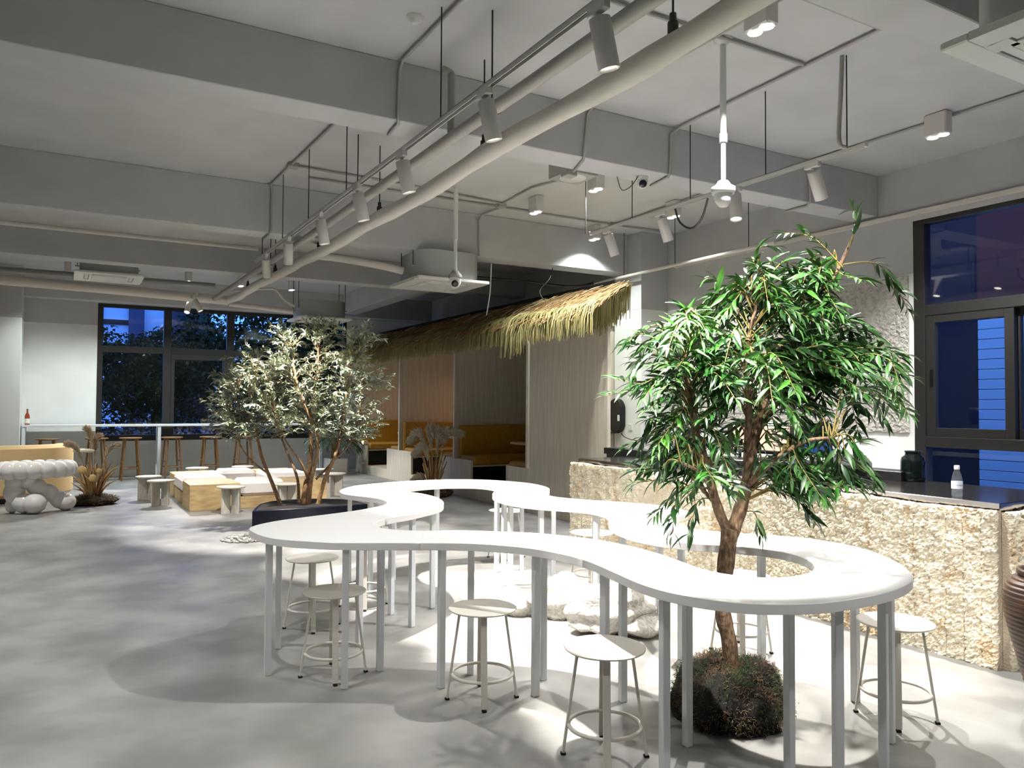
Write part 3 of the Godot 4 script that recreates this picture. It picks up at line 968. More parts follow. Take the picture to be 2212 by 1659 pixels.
	var sw := thing("switch_plate", "white double switch plate on the column face", "switch", Vector3(7.41, 1.405, -8.784))
	part(sw, "plate", boxm(Vector3.ZERO, Vector3(0.17, 0.09, 0.012), 0.003), M.plastic)
	part(sw, "rocker", boxm(Vector3(-0.04, 0, 0.007), Vector3(0.06, 0.06, 0.004), 0.001), M.plastic)
	part(sw, "rotary_knob", lathem([Vector2(0.018, 0), Vector2(0.016, 0.012), Vector2(0, 0.012)], 16, Vector3(0.04, 0, 0)), M.plastic).rotation.x = PI / 2
	copy(sw, Vector3(7.57, 1.40, -8.784), 0.0, "white switch plate on the column face closest to the bar wall")

# ---------------------------------------------------------------- services under the ceiling
func run_pipe(called: String, pts: Array, r: float, m: Material, label: String, cat := "pipe", group := "", sub := 1):
	return solo(called, tubem(smooth_path(pts, sub) if sub > 1 else pts, r, 14 if r > 0.03 else 8), m, label, cat, Vector3.ZERO, group)

func ceiling_services():
	# big insulated pipe with lumpy wrapping
	var pts := []
	var rad := []
	for i in 61:
		var z := lerpf(0.6, -15.4, i / 60.0)
		pts.append(Vector3(2.62 + 0.008 * sin(z * 1.7), 3.33 + 0.012 * sin(z * 2.3) + clampf((-z - 8) * 0.018, 0, 0.14), z))
		rad.append(0.066 + 0.004 * sin(z * 5.1) + (0.005 if i % 7 == 0 else 0.0))
	var wp := thing("insulated_pipe", "thick white insulated pipe hung along the ceiling", "pipe")
	var st := st_new()
	tube(st, pts, rad, 20)
	part(wp, "pipe", done(st), M.pipe)
	for z in [-2.95, -5.0, -7.2, -9.3, -11.6, -13.6]:
		var y := 3.33 + clampf((-z - 8) * 0.018, 0, 0.14)
		var hs := st_new()
		tube(hs, [Vector3(2.62, y + 0.05, z), Vector3(2.62, CEIL, z)], 0.006, 6)
		tube(hs, [Vector3(2.62, y + 0.10, z), Vector3(2.62, y + 0.16, z)], 0.018, 8)
		tube(hs, [Vector3(2.62, y + 0.055, z), Vector3(2.62, y + 0.115, z)], 0.028, 8)
		part(wp, "hanger", done(hs), M.rod)
	var gp := thing("sprinkler_main", "slim grey pipe running beside the insulated pipe", "pipe")
	part(gp, "pipe", tubem([Vector3(2.33, 3.40, 0.6), Vector3(2.33, 3.40, -9.0), Vector3(2.33, 3.46, -15.2)], 0.042, 14), M.grey_pipe)
	for z in [-1.6, -4.34, -7.0, -10.6]:
		part(gp, "coupling", tubem([Vector3(2.33, 3.40, z - 0.06), Vector3(2.33, 3.40, z + 0.06)], 0.05, 14), M.grey_pipe)
		part(gp, "hanger", tubem([Vector3(2.33, 3.43, z), Vector3(2.33, CEIL, z)], 0.006, 6), M.rod)
	part(gp, "riser", tubem(smooth_path([Vector3(2.33, 3.40, -4.95), Vector3(2.33, 3.80, -4.95), Vector3(2.33, 3.87, -4.97), Vector3(2.27, 3.89, -4.97)], 3), 0.028, 10), M.grey_pipe)
	# branches
	run_pipe("branch_pipe", [Vector3(2.64, 3.40, -9.75), Vector3(3.0, 3.37, -9.62), Vector3(3.45, 3.30, -9.45), Vector3(3.74, 3.24, -9.36)], 0.05, M.pipe, "short white insulated branch pipe feeding the ceiling cassette over the booths", "pipe", "", 3)
	run_pipe("branch_pipe", [Vector3(2.62, 3.40, -15.3), Vector3(3.2, 3.34, -15.1), Vector3(3.72, 3.28, -14.9)], 0.05, M.pipe, "white insulated branch pipe feeding the far ceiling cassette", "pipe", "", 3)
	run_pipe("cross_pipe", [Vector3(WALL_L, 3.52, -15.3), Vector3(-1.0, 3.54, -15.3), Vector3(2.6, 3.46, -15.35)], 0.085, M.pipe, "thick pale pipe crossing the room in front of the end wall", "pipe", "", 3)
	run_pipe("cross_pipe", [Vector3(WALL_L, 3.76, -15.6), Vector3(2.4, 3.76, -15.6)], 0.05, M.grey_pipe, "grey pipe crossing the room above the thick pale pipe")
	run_pipe("cross_pipe", [Vector3(WALL_L, 3.75, -11.5), Vector3(2.35, 3.75, -11.5)], 0.03, M.pipe, "thin pale pipe crossing under the third beam")
	run_pipe("condensate_pipe", smooth_path([Vector3(2.5, 3.66, -15.6), Vector3(3.0, 3.68, -15.2), Vector3(3.35, 3.68, -14.9), Vector3(3.5, 3.5, -14.8), Vector3(3.7, 3.36, -14.75)], 4), 0.022, M.pipe, "thin white bent drain pipe beside the far ceiling cassette")
	# hanging light pipe in front of the bar wall
	run_pipe("hung_conduit", [Vector3(7.05, 3.405, -10.2), Vector3(7.05, 3.405, -6.2)], 0.022, M.pipe, "white pipe hung on rods in front of the column")
	for q in [[-9.0, "in front of the column"], [-7.9, "over the far end of the bar"], [-6.6, "at its end above the leafy tree"]]:
		var z: float = q[0]
		run_pipe("hanger_rod", [Vector3(7.05, 3.42, z), Vector3(7.05, CEIL, z)], 0.005, M.rod, "thin rod holding the white pipe " + q[1], "rod", "rods holding the pipe near the column")
	# conduits on ceiling and beams
	var c := [
		[[Vector3(4.66, 4.03, -2.70), Vector3(4.66, 4.03, -3.20), Vector3(4.75, 4.03, -5.24), Vector3(4.70, 3.97, -5.32), Vector3(4.69, 3.62, -5.32), Vector3(4.70, 3.59, -5.36), Vector3(4.75, 3.59, -5.66)], "surface conduit bending down the second beam near the camera pole"],
		[[Vector3(6.60, 4.03, -2.70), Vector3(6.56, 4.03, -5.28), Vector3(6.55, 3.98, -5.32), Vector3(6.57, 3.62, -5.32), Vector3(6.60, 3.59, -5.38), Vector3(6.60, 3.59, -5.65)], "surface conduit bending down the second beam closest to the bar window"],
		[[Vector3(2.09, 4.03, -2.7), Vector3(2.08, 4.03, -5.25), Vector3(2.08, 3.98, -5.32), Vector3(2.07, 3.62, -5.32), Vector3(2.09, 3.59, -5.36), Vector3(2.11, 3.59, -5.62)], "surface conduit bending down the second beam beside the track"],
		[[Vector3(3.79, 4.03, -2.7), Vector3(3.79, 4.03, -5.26), Vector3(3.78, 3.98, -5.32), Vector3(3.74, 3.62, -5.32), Vector3(3.76, 3.59, -5.36), Vector3(3.87, 3.59, -5.66)], "surface conduit bending down the second beam above the speaker box"],
		[[Vector3(2.06, 4.03, -5.7), Vector3(2.00, 4.03, -8.17), Vector3(1.98, 4.03, -9.04), Vector3(2.00, 3.98, -9.09), Vector3(2.00, 3.52, -9.09), Vector3(1.98, 3.465, -9.14), Vector3(1.98, 3.465, -9.40)], "surface conduit bending down the third beam beside the track"],
		[[Vector3(2.05, 4.03, -8.20), Vector3(3.45, 4.03, -8.26), Vector3(4.67, 4.03, -8.40), Vector3(4.62, 4.03, -7.61), Vector3(4.82, 4.03, -6.86), Vector3(4.85, 4.03, -5.70)], "surface conduit turning at the junction box over the booths"],
		[[Vector3(2.28, 4.03, -8.56), Vector3(4.75, 4.03, -8.56), Vector3(6.16, 4.03, -8.60), Vector3(7.6, 4.03, -8.57)], "surface conduit crossing the ceiling before the third beam"],
		[[Vector3(4.75, 4.03, -8.56), Vector3(4.72, 4.03, -9.03), Vector3(4.69, 3.97, -9.09), Vector3(4.70, 3.49, -9.09)], "short surface conduit dropping down the third beam"],
		[[Vector3(6.54, 4.03, -8.55), Vector3(6.52, 4.03, -7.51), Vector3(6.44, 4.03, -5.70)], "surface conduit running above the second track towards the column"],
		[[Vector3(2.6, 4.03, -3.83), Vector3(3.71, 4.03, -3.83), Vector3(4.66, 4.03, -3.83)], "surface conduit crossing behind the camera pole flange"],
		[[Vector3(3.85, 4.03, -3.20), Vector3(4.66, 4.03, -3.20)], "short surface conduit beside the first beam"]]
	for q in c:
		run_pipe("ceiling_conduit", q[0], 0.013, M.grey_pipe, q[1], "conduit")
	for p in [[4.70, -8.50], [2.02, -8.20], [6.53, -8.58], [3.88, -5.75]]:
		solo("junction_box", boxm(Vector3(p[0], 4.025 if p[1] < -6 else 3.59, p[1]), Vector3(0.11, 0.05, 0.11), 0.006), M.grey_pipe, ["small square junction box over the booths", "small square junction box above the first track", "small square junction box near the column", "small square junction box under the second beam"][[4.70, 2.02, 6.53, 3.88].find(p[0])], "junction box")
	# rods without load near the pipes
	for p in [[2.03, -4.47, "in front of the second beam"], [2.03, -6.4, "just past the second beam"], [2.03, -7.6, "midway between second and third beam"], [2.03, -2.2, "beside the first beam"], [2.03, -8.66, "just before the third beam"], [2.03, -9.7, "past the third beam"]]:
		run_pipe("hanger_rod", [Vector3(p[0], 3.33, p[1]), Vector3(p[0], CEIL, p[1])], 0.005, M.rod, "thin dark rod holding the first light track " + p[2], "rod", "rods holding the first light track")
	for q in [[-4.35, "beside the pole camera"], [-5.22, "just before the second beam"], [-6.05, "past the second beam"], [-6.85, "at its column end"], [-3.6, "next to the flexible conduit"]]:
		var z: float = q[0]
		run_pipe("hanger_rod", [Vector3(4.84, 3.37, z), Vector3(4.84, CEIL, z)], 0.005, M.rod, "thin dark rod holding the second light track " + q[1], "rod", "rods holding the second light track")
	run_pipe("flexible_conduit", smooth_path([Vector3(4.82, CEIL, -3.62), Vector3(4.80, 3.75, -3.62), Vector3(4.78, 3.42, -3.62), Vector3(4.83, 3.375, -3.60)], 4), 0.016, M.grey_pipe, "grey flexible conduit dropping to the end of the second track", "conduit")
	run_pipe("loose_cable", smooth_path([Vector3(4.84, 3.33, -5.0), Vector3(4.88, 3.18, -5.12), Vector3(4.88, 3.12, -5.25), Vector3(4.86, 3.20, -5.38), Vector3(4.84, 3.33, -5.42)], 5), 0.01, M.rod, "loose dark cable looping below the second track", "cable")
	run_pipe("loose_cable", smooth_path([Vector3(5.0, 3.45, -9.3), Vector3(5.04, 3.1, -9.4), Vector3(5.06, 2.9, -9.5), Vector3(5.09, 2.78, -9.6)], 4), 0.008, M.plastic, "thin white cable hanging from the cassette to the thatch", "cable")
	run_pipe("loose_cable", smooth_path([Vector3(6.0, 3.48, -9.3), Vector3(5.88, 3.3, -9.2), Vector3(5.72, 3.12, -9.2), Vector3(5.75, 2.97, -9.1), Vector3(5.86, 2.97, -8.9)], 4), 0.007, M.rod, "dark cable looping down onto the thatch ridge", "cable")
	run_pipe("hung_conduit", smooth_path([Vector3(4.9, 3.42, -10.3), Vector3(5.8, 3.36, -9.9), Vector3(6.6, 3.32, -9.75), Vector3(7.0, 3.40, -9.7)], 4), 0.02, M.rod, "dark sagging pipe between cassette and column above the thatch")
	# cassettes
	cassette(Vector3(4.24, 3.08, -9.36), "ceiling cassette air conditioner hung beside the thatch roof", 0.40)
	cassette(Vector3(4.20, 3.12, -14.85), "ceiling cassette air conditioner hung near the end window", 0.36)
	cassette(Vector3(4.12, 3.22, -1.68), "ceiling cassette air conditioner hung from the first beam bay", 0.40)
	cassette(Vector3(0.55, 3.56, -14.35), "ceiling cassette air conditioner above the thick pale pipe", 0.34)
	# speaker box
	var sb := thing("speaker_box", "grey boxed ceiling fixture with a round white grille", "speaker", Vector3(4.38, 3.80, -6.42))
	part(sb, "box", boxm(Vector3(0, 0.125, 0), Vector3(0.36, 0.25, 0.36), 0.006), M.grey_pipe)
	part(sb, "grille", lathem([Vector2(0, -0.008), Vector2(0.13, -0.008), Vector2(0.135, 0.0)], 32), M.plastic)
	# smoke detector
	var sd := thing("smoke_detector", "round white smoke detector on the ceiling", "detector", Vector3(1.93, CEIL, -4.67))
	part(sd, "base", lathem([Vector2(0, -0.02), Vector2(0.055, -0.02), Vector2(0.058, 0)], 28), M.plastic)
	part(sd, "dome", lathem([Vector2(0, -0.045), Vector2(0.025, -0.042), Vector2(0.035, -0.02)], 24), M.plastic)
	# cameras
	var pc := thing("dome_camera", "white dome security camera on a long pole", "camera", Vector3(3.90, CEIL, -3.88))
	part(pc, "flange", lathem([Vector2(0, -0.035), Vector2(0.03, -0.035), Vector2(0.038, -0.012), Vector2(0.065, -0.01), Vector2(0.068, 0)], 28), M.plastic)
	part(pc, "upper_pole", tubem([Vector3(0, -0.03, 0), Vector3(0, -0.70, 0)], 0.022, 16), M.plastic)
	part(pc, "collar", tubem([Vector3(0, -0.66, 0), Vector3(0, -0.72, 0)], 0.028, 16), M.plastic)
	part(pc, "lower_pole", tubem([Vector3(0, -0.70, 0), Vector3(0, -1.0, 0)], 0.017, 16), M.plastic)
	part(pc, "housing", lathem([Vector2(0, -1.08), Vector2(0.075, -1.08), Vector2(0.082, -1.06), Vector2(0.082, -1.035), Vector2(0.055, -1.02), Vector2(0.035, -0.99), Vector2(0, -0.99)], 32), M.plastic)
	part(pc, "dome", lathem([Vector2(0, -1.175), Vector2(0.03, -1.165), Vector2(0.055, -1.135), Vector2(0.062, -1.08)], 28), M.plastic)
	var p2 := thing("turret_camera", "white turret security camera on a thin pole in front of the cassette", "camera", Vector3(3.88, CEIL, -8.10))
	part(p2, "upper_pole", tubem([Vector3(0, 0, 0), Vector3(0, -0.62, 0)], 0.028, 14), M.plastic)
	part(p2, "lower_pole", tubem([Vector3(0, -0.60, 0), Vector3(0, -1.0, 0)], 0.021, 14), M.plastic)
	part(p2, "mount", lathem([Vector2(0.08, -1.07), Vector2(0.08, -1.04), Vector2(0.03, -0.98), Vector2(0, -0.98)], 24), M.grey_pipe)
	part(p2, "ball", lathem([Vector2(0, -1.19), Vector2(0.045, -1.175), Vector2(0.07, -1.12), Vector2(0.07, -1.07)], 24), M.plastic)
	var eye := part(p2, "lens", lathem([Vector2(0, 0.006), Vector2(0.036, 0.004), Vector2(0.04, 0)], 24), M.black, Vector3(-0.03, -1.145, 0.052))
	eye.basis = Basis(Vector3(1, 0, 0), Vector3(-0.4, -0.35, 0.85).normalized(), Vector3(0, 0, 1)).orthonormalized()
	eye.basis = Basis(Quaternion(Vector3.UP, Vector3(-0.45, -0.45, 0.77).normalized()))
	var p3 := thing("turret_camera", "white turret security camera mounted under the second beam", "camera", Vector3(4.53, 3.605, -5.52))
	part(p3, "mount", lathem([Vector2(0, -0.03), Vector2(0.055, -0.03), Vector2(0.06, 0)], 24), M.plastic)
	part(p3, "ball", lathem([Vector2(0, -0.11), Vector2(0.035, -0.10), Vector2(0.055, -0.06), Vector2(0.05, -0.025)], 24), M.plastic)
	var e3 := part(p3, "lens", lathem([Vector2(0, 0.006), Vector2(0.032, 0.004), Vector2(0.036, 0)], 24), M.black, Vector3(-0.022, -0.075, 0.04))
	e3.basis = Basis(Quaternion(Vector3.UP, Vector3(-0.45, -0.35, 0.8).normalized()))
	run_pipe("camera_cable", smooth_path([Vector3(4.47, 3.6, -5.5), Vector3(4.40, 3.50, -5.52), Vector3(4.36, 3.48, -5.6), Vector3(4.32, 3.60, -5.62)], 4), 0.004, M.rod, "thin cable beside the camera under the second beam", "cable")

func cassette(at: Vector3, label: String, bh: float):
	var t := thing("ceiling_cassette", label, "air conditioner", at, 0.0, "ceiling cassettes")
	var st := st_new()
	var poly := PackedVector2Array()
	for q in [[-0.42, -0.30], [-0.30, -0.42], [0.30, -0.42], [0.42, -0.30], [0.42, 0.30], [0.30, 0.42], [-0.30, 0.42], [-0.42, 0.30]]:
		poly.append(Vector2(q[0], q[1]))
	prism(st, poly, 0.045, bh, 0.004)
	part(t, "body", done(st), M.duct)
	# panel with four recessed slots: frame of boxes round a grille
	var h := 0.5
	var a := 0.36
	var b := 0.29
	var ps := st_new()
	for s in [-1.0, 1.0]:
		cbox(ps, Vector3(0, 0.02, s * (h + a) * 0.5), Vector3(2 * h, 0.04, h - a), 0.008)
		cbox(ps, Vector3(s * (h + a) * 0.5, 0.02, 0), Vector3(h - a, 0.04, 2 * a), 0.0)
	cbox(ps, Vector3(0, 0.02, 0), Vector3(2 * b, 0.04, 2 * b), 0.004)
	for sx in [-1.0, 1.0]:
		for sz in [-1.0, 1.0]:
			cbox(ps, Vector3(sx * 0.31, 0.02, sz * 0.31), Vector3(0.11, 0.04, 0.11), 0.0)
	part(t, "panel", done(ps), M.plastic)
	var gr := part(t, "grille", boxm(Vector3(0, -0.004, 0), Vector3(0.5, 0.012, 0.5), 0.004), M.plastic)
	for k in 4:
		var m := part(t, "louvre", boxm(Vector3(0, 0.012, 0.325), Vector3(0.50, 0.006, 0.05), 0.001), M.plastic)
		m.rotation.y = k * PI / 2
		var d := part(t, "slot", boxm(Vector3(0, 0.038, 0.325), Vector3(0.52, 0.004, 0.07)), M.black)
		d.rotation.y = k * PI / 2
	for q in [[-0.45, -0.2], [0.45, -0.2], [-0.45, 0.2], [0.45, 0.2]]:
		part(t, "hanger", tubem([Vector3(q[0], 0.2, q[1]), Vector3(q[0], CEIL - at.y, q[1])], 0.006, 6), M.rod)
		part(t, "bracket", boxm(Vector3(q[0], 0.2, q[1]), Vector3(0.07, 0.02, 0.05), 0.002), M.duct)

# ---------------------------------------------------------------- lamps
func track_lamp(top: Vector3, dir: Vector3, energy: float, angle: float, label: String, on := true, blend := 0.3):
	var t := thing("track_spotlight", label, "spotlight", top, 0.0, "cylindrical track spotlights")
	dir = dir.normalized()
	part(t, "adapter", boxm(Vector3(0, 0.015, 0), Vector3(0.04, 0.05, 0.13), 0.004), M.lamp_white)
	part(t, "swivel", tubem([Vector3(0, 0, 0), dir * 0.05], 0.012, 10), M.lamp_white)
	var q := Quaternion(Vector3.DOWN, dir)
	var b := part(t, "barrel", lathem([Vector2(0.0, 0.0), Vector2(0.047, 0.0), Vector2(0.05, -0.004), Vector2(0.05, -0.225), Vector2(0.046, -0.228), Vector2(0.044, -0.21), Vector2(0.0, -0.21)].map(func(v): return v), 32), M.lamp_white)
	b.basis = Basis(q)
	b.position = dir * 0.03
	if on:
		var l := part(t, "lens", lathem([Vector2(0, -0.214), Vector2(0.043, -0.214), Vector2(0.043, -0.212)], 28), M.lens)
		l.basis = Basis(q)
		l.position = dir * 0.03
		spot(t, dir * 0.252, dir, energy, angle, Color(1, 0.98, 0.955), 0.03, blend)
	return t

func twin_light(at: Vector3, energy: float, label: String, deep := 0.2, angle := 44.0, col := Color(1.0, 0.99, 0.97)):
	var t := thing("twin_downlight", label, "downlight", at, 0.0, "surface mounted twin downlights")
	part(t, "body", boxm(Vector3(0, -deep * 0.5, 0), Vector3(0.105, deep, 0.2), 0.012), M.lamp_white)
	for s in [-1.0, 1.0]:
		part(t, "lens", lathem([Vector2(0, -deep - 0.004), Vector2(0.043, -deep - 0.004), Vector2(0.045, -deep)], 24, Vector3(0, 0, s * 0.047)), M.lens_cool)
	spot(t, Vector3(0, -deep - 0.012, 0), Vector3(0, -1, 0), energy, angle, col, 0.035, 0.6)
	return t

func light_track(called: String, x: float, y: float, z0: float, z1: float, label: String):
	var t := thing(called, label, "track")
	var st := st_new()
	for q in [[-0.0145, 0.0, 0.005, 0.032], [0.0145, 0.0, 0.005, 0.032], [0.0, 0.014, 0.034, 0.004]]:
		cbox(st, Vector3(x + q[0], y + q[1], (z0 + z1) * 0.5), Vector3(q[2], q[3], absf(z1 - z0)), 0.0)
	part(t, "rail", done(st), M.lamp_white)
	part(t, "conductor", span(Vector3(x - 0.012, y + 0.002, z0), Vector3(x + 0.012, y + 0.011, z1)), M.black)
	for z in [z0, z1]:
		part(t, "end_cap", boxm(Vector3(x, y, z), Vector3(0.036, 0.036, 0.02), 0.003), M.lamp_white)

func lamps():
	light_track("light_track", 2.03, 3.31, -10.05, 0.8, "long white lighting track hung beside the pipes")
	light_track("light_track", 4.84, 3.355, -6.75, -3.45, "shorter white lighting track hung over the bar")
	var T1 := [[-0.8, Vector3(0.95, -1, -1.1)], [-1.7, Vector3(0.8, -1.35, -0.95)], [-2.78, Vector3(0.25, -1, 0.0)], [-3.87, Vector3(0.25, -1, 0.0)], [-5.14, Vector3(0.25, -1, 0)], [-6.12, Vector3(0.25, -1, 0)], [-7.2, Vector3(0.2, -1, 0)], [-8.41, Vector3(0.12, -1, -0.35)], [-9.5, Vector3(0.2, -1, -0.6)]]
	var lab := ["white track spotlight before the first beam, turned to the bar", "white track spotlight before the first beam, turned to the leafy tree", "white track spotlight hung just past the first beam over the mossy mound", "white track spotlight in front of the second beam", "white track spotlight just before the second beam's underside", "white track spotlight past the second beam over the far curve", "white track spotlight between second and third beam", "white track spotlight turned towards the olive tree", "last white track spotlight turned towards the lounge island"]
	for i in T1.size():
		track_lamp(Vector3(2.03, 3.27, T1[i][0]), T1[i][1], [7.0, 15.0, 27.0, 32.0, 36.0, 36.0, 22.0, 26.0, 13.0][i], [24.0, 25.0, 20.0, 21.0, 22.0, 22.0, 22.0, 34.0, 26.0][i], lab[i])
	var T2 := [[-3.9, Vector3(0.6, -1, -0.1)], [-4.68, Vector3(-0.14, -1, 0.18)], [-5.62, Vector3(0.4, -1, 0.0)], [-6.46, Vector3(0.4, -1, 0.05)]]
	var lb := ["white track spotlight tilted to the bar wall at the near end of the second track", "white track spotlight pointing down at the table from the second track", "white track spotlight tilted over the worktop", "white track spotlight at the column end of the second track"]
	for i in T2.size():
		track_lamp(Vector3(4.84, 3.315, T2[i][0]), T2[i][1], 34.0 if i == 1 else 8.0, 42.0 if i == 1 else 24.0, lb[i], true, 0.7 if i == 1 else 0.5)
	var dl := [[3.70, -3.36, "behind the insulated pipe"], [6.48, -3.92, "near the bar window"], [4.94, -6.8, "beside the boxed speaker", 14], [4.9, -7.98, "near the third beam over the booths", 9], [6.47, -7.28, "above the second track", 10], [6.40, -8.84, "close to the third beam face"], [-0.04, -16.0, "above the end column"], [1.0, -16.0, "above the left part of the end window"], [1.97, -15.95, "above the middle of the end window"], [2.95, -16.0, "above the end window beside the pipe bend"], [3.95, -16.0, "above the end window near the far cassette"], [-1.6, -3.3, "over the open floor", 4], [0.3, -3.9, "over the open floor beside the table", 4], [-0.9, -7.2, "over the open floor before the third beam", 9], [-1.0, -11.2, "over the cream sofa", 10], [0.5, -1.2, "beside the first beam", 4], [-3.6, -3.3, "over the wide open floor", 5], [-3.6, -7.2, "near the left wall", 6], [3.7, 0.4, "over the entrance", 6], [6.45, -0.9, "by the near end of the bar window", 5]]
	for q in dl:
		var wide: bool = q[1] < -15.0 or q[1] == -8.84
		twin_light(Vector3(q[0], CEIL, q[1]), (5.5 if wide else 19.0) if q.size() < 4 else float(q[3]), "white twin downlight on the ceiling " + q[2], 0.2, 64.0 if wide else 61.0, Color(0.96, 1.0, 0.985) if wide else Color(1.0, 0.995, 0.985))
	# small adjustable heads on a short track near the end window
	light_track("light_track", 1.95, 3.45, -15.9, -14.6, "short lighting track near the end window")
	for q in [[-15.55, Vector3(-0.3, -1, 0.6)], [-15.0, Vector3(0.5, -1, 0.2)]]:
		track_lamp(Vector3(1.95, 3.41, q[0]), q[1], 16.0, 30.0, ["white track spotlight aimed over the lounge from the end track", "white track spotlight aimed sideways from the end track"][0 if q[0] < -15.2 else 1])

# ---------------------------------------------------------------- booths
func booths():
	var X := 5.68
	var t := thing("booth_row", "row of wood laminate booths with low front panels", "booth")
	part(t, "platform", span(Vector3(X + 0.04, 0, -16.9), Vector3(7.62, 0.18, -9.4)), M.laminate)
	part(t, "plinth", span(Vector3(X, 0, -17.0), Vector3(X + 0.04, 0.182, -9.40), 0.002), M.laminate)
	part(t, "end_panel", span(Vector3(X, 0, -9.40), Vector3(X + 0.05, 2.78, -7.57), 0.003), M.laminate)
	for q in [[-17.0, -16.25], [-15.03, -13.73], [-12.45, -11.22], [-10.07, -9.40]]:
		part(t, "low_panel", span(Vector3(X, 0.182, q[0]), Vector3(X + 0.04, 0.615, q[1]), 0.003), M.laminate)
	for z in [-16.86, -14.34, -11.84, -9.44]:
		part(t, "partition", span(Vector3(X + 0.002, 0.18, z - 0.05), Vector3(7.6, 2.72, z + 0.0), 0.003), M.laminate)
		part(t, "partition_edge", span(Vector3(X - 0.006, 0.615, z - 0.05), Vector3(X + 0.002, 2.72, z + 0.0), 0.001), M.washed_wood)
	part(t, "back_panel", span(Vector3(7.6, 0.0, -16.9), Vector3(7.66, 2.75, -9.4)), M.laminate)
	part(t, "ceiling_panel", span(Vector3(X, 2.72, -16.9), Vector3(7.66, 2.78, -9.4)), M.laminate)
	# benches and tables
	var zs := [-16.86, -14.34, -11.84, -9.44]
	var words := ["deepest in the row", "in the middle of the row", "nearest the stone bar"]
	for k in 3:
		var za: float = zs[k]
		var zb: float = zs[k + 1] - 0.05
		for far in [true, false]:
			var s := 1.0 if far else -1.0
			var z0: float = za if far else zb
			var b := thing("booth_bench", "mustard leather bench on the %s side of the booth %s" % ["far" if far else "near", words[k]], "bench", Vector3(0, 0.18, z0), 0.0, "mustard booth benches")
			part(b, "base", span(Vector3(X + 0.06, 0, s * 0.01), Vector3(7.58, 0.33, s * 0.40)), M.black)
			part(b, "seat_cushion", span(Vector3(X + 0.06, 0.345, s * 0.10), Vector3(7.58, 0.49, s * 0.62), 0.03), M.leather)
			part(b, "seat_board", span(Vector3(X + 0.06, 0.325, s * 0.01), Vector3(7.58, 0.345, s * 0.61)), M.laminate)
			part(b, "backrest", span(Vector3(X + 0.06, 0.36, s * 0.01), Vector3(7.58, 0.99, s * 0.11), 0.025), M.leather)
		var zc := (za + zb) * 0.5 + 0.05
		var tb := thing("booth_table", "light wood table on a dark leg, booth %s" % words[k], "table", Vector3(0, 0.18, zc), 0.0, "booth tables")
		part(tb, "tabletop", span(Vector3(6.25, 0.70, -0.33), Vector3(7.58, 0.735, 0.33), 0.006), M.plywood)
		part(tb, "leg", span(Vector3(6.95, 0, -0.04), Vector3(7.03, 0.70, 0.04), 0.004), M.black)
		part(tb, "foot_plate", span(Vector3(6.75, 0, -0.2), Vector3(7.23, 0.012, 0.2), 0.003), M.black)
	# dim warm lamps inside the two deeper booths
	for k in 2:
		var z: float = (zs[k] + zs[k + 1]) * 0.5
		var l := thing("booth_light", "small round lamp in the booth ceiling %s" % words[k], "lamp", Vector3(7.0, 2.72, z))
		part(l, "lens", lathem([Vector2(0, -0.012), Vector2(0.04, -0.012), Vector2(0.045, 0)], 20), M.lens)
		spot(l, Vector3(0, -0.03, 0), Vector3(0, -1, 0), 0.9, 75.0, Color(1.0, 0.80, 0.64), 0.04, 1.0)

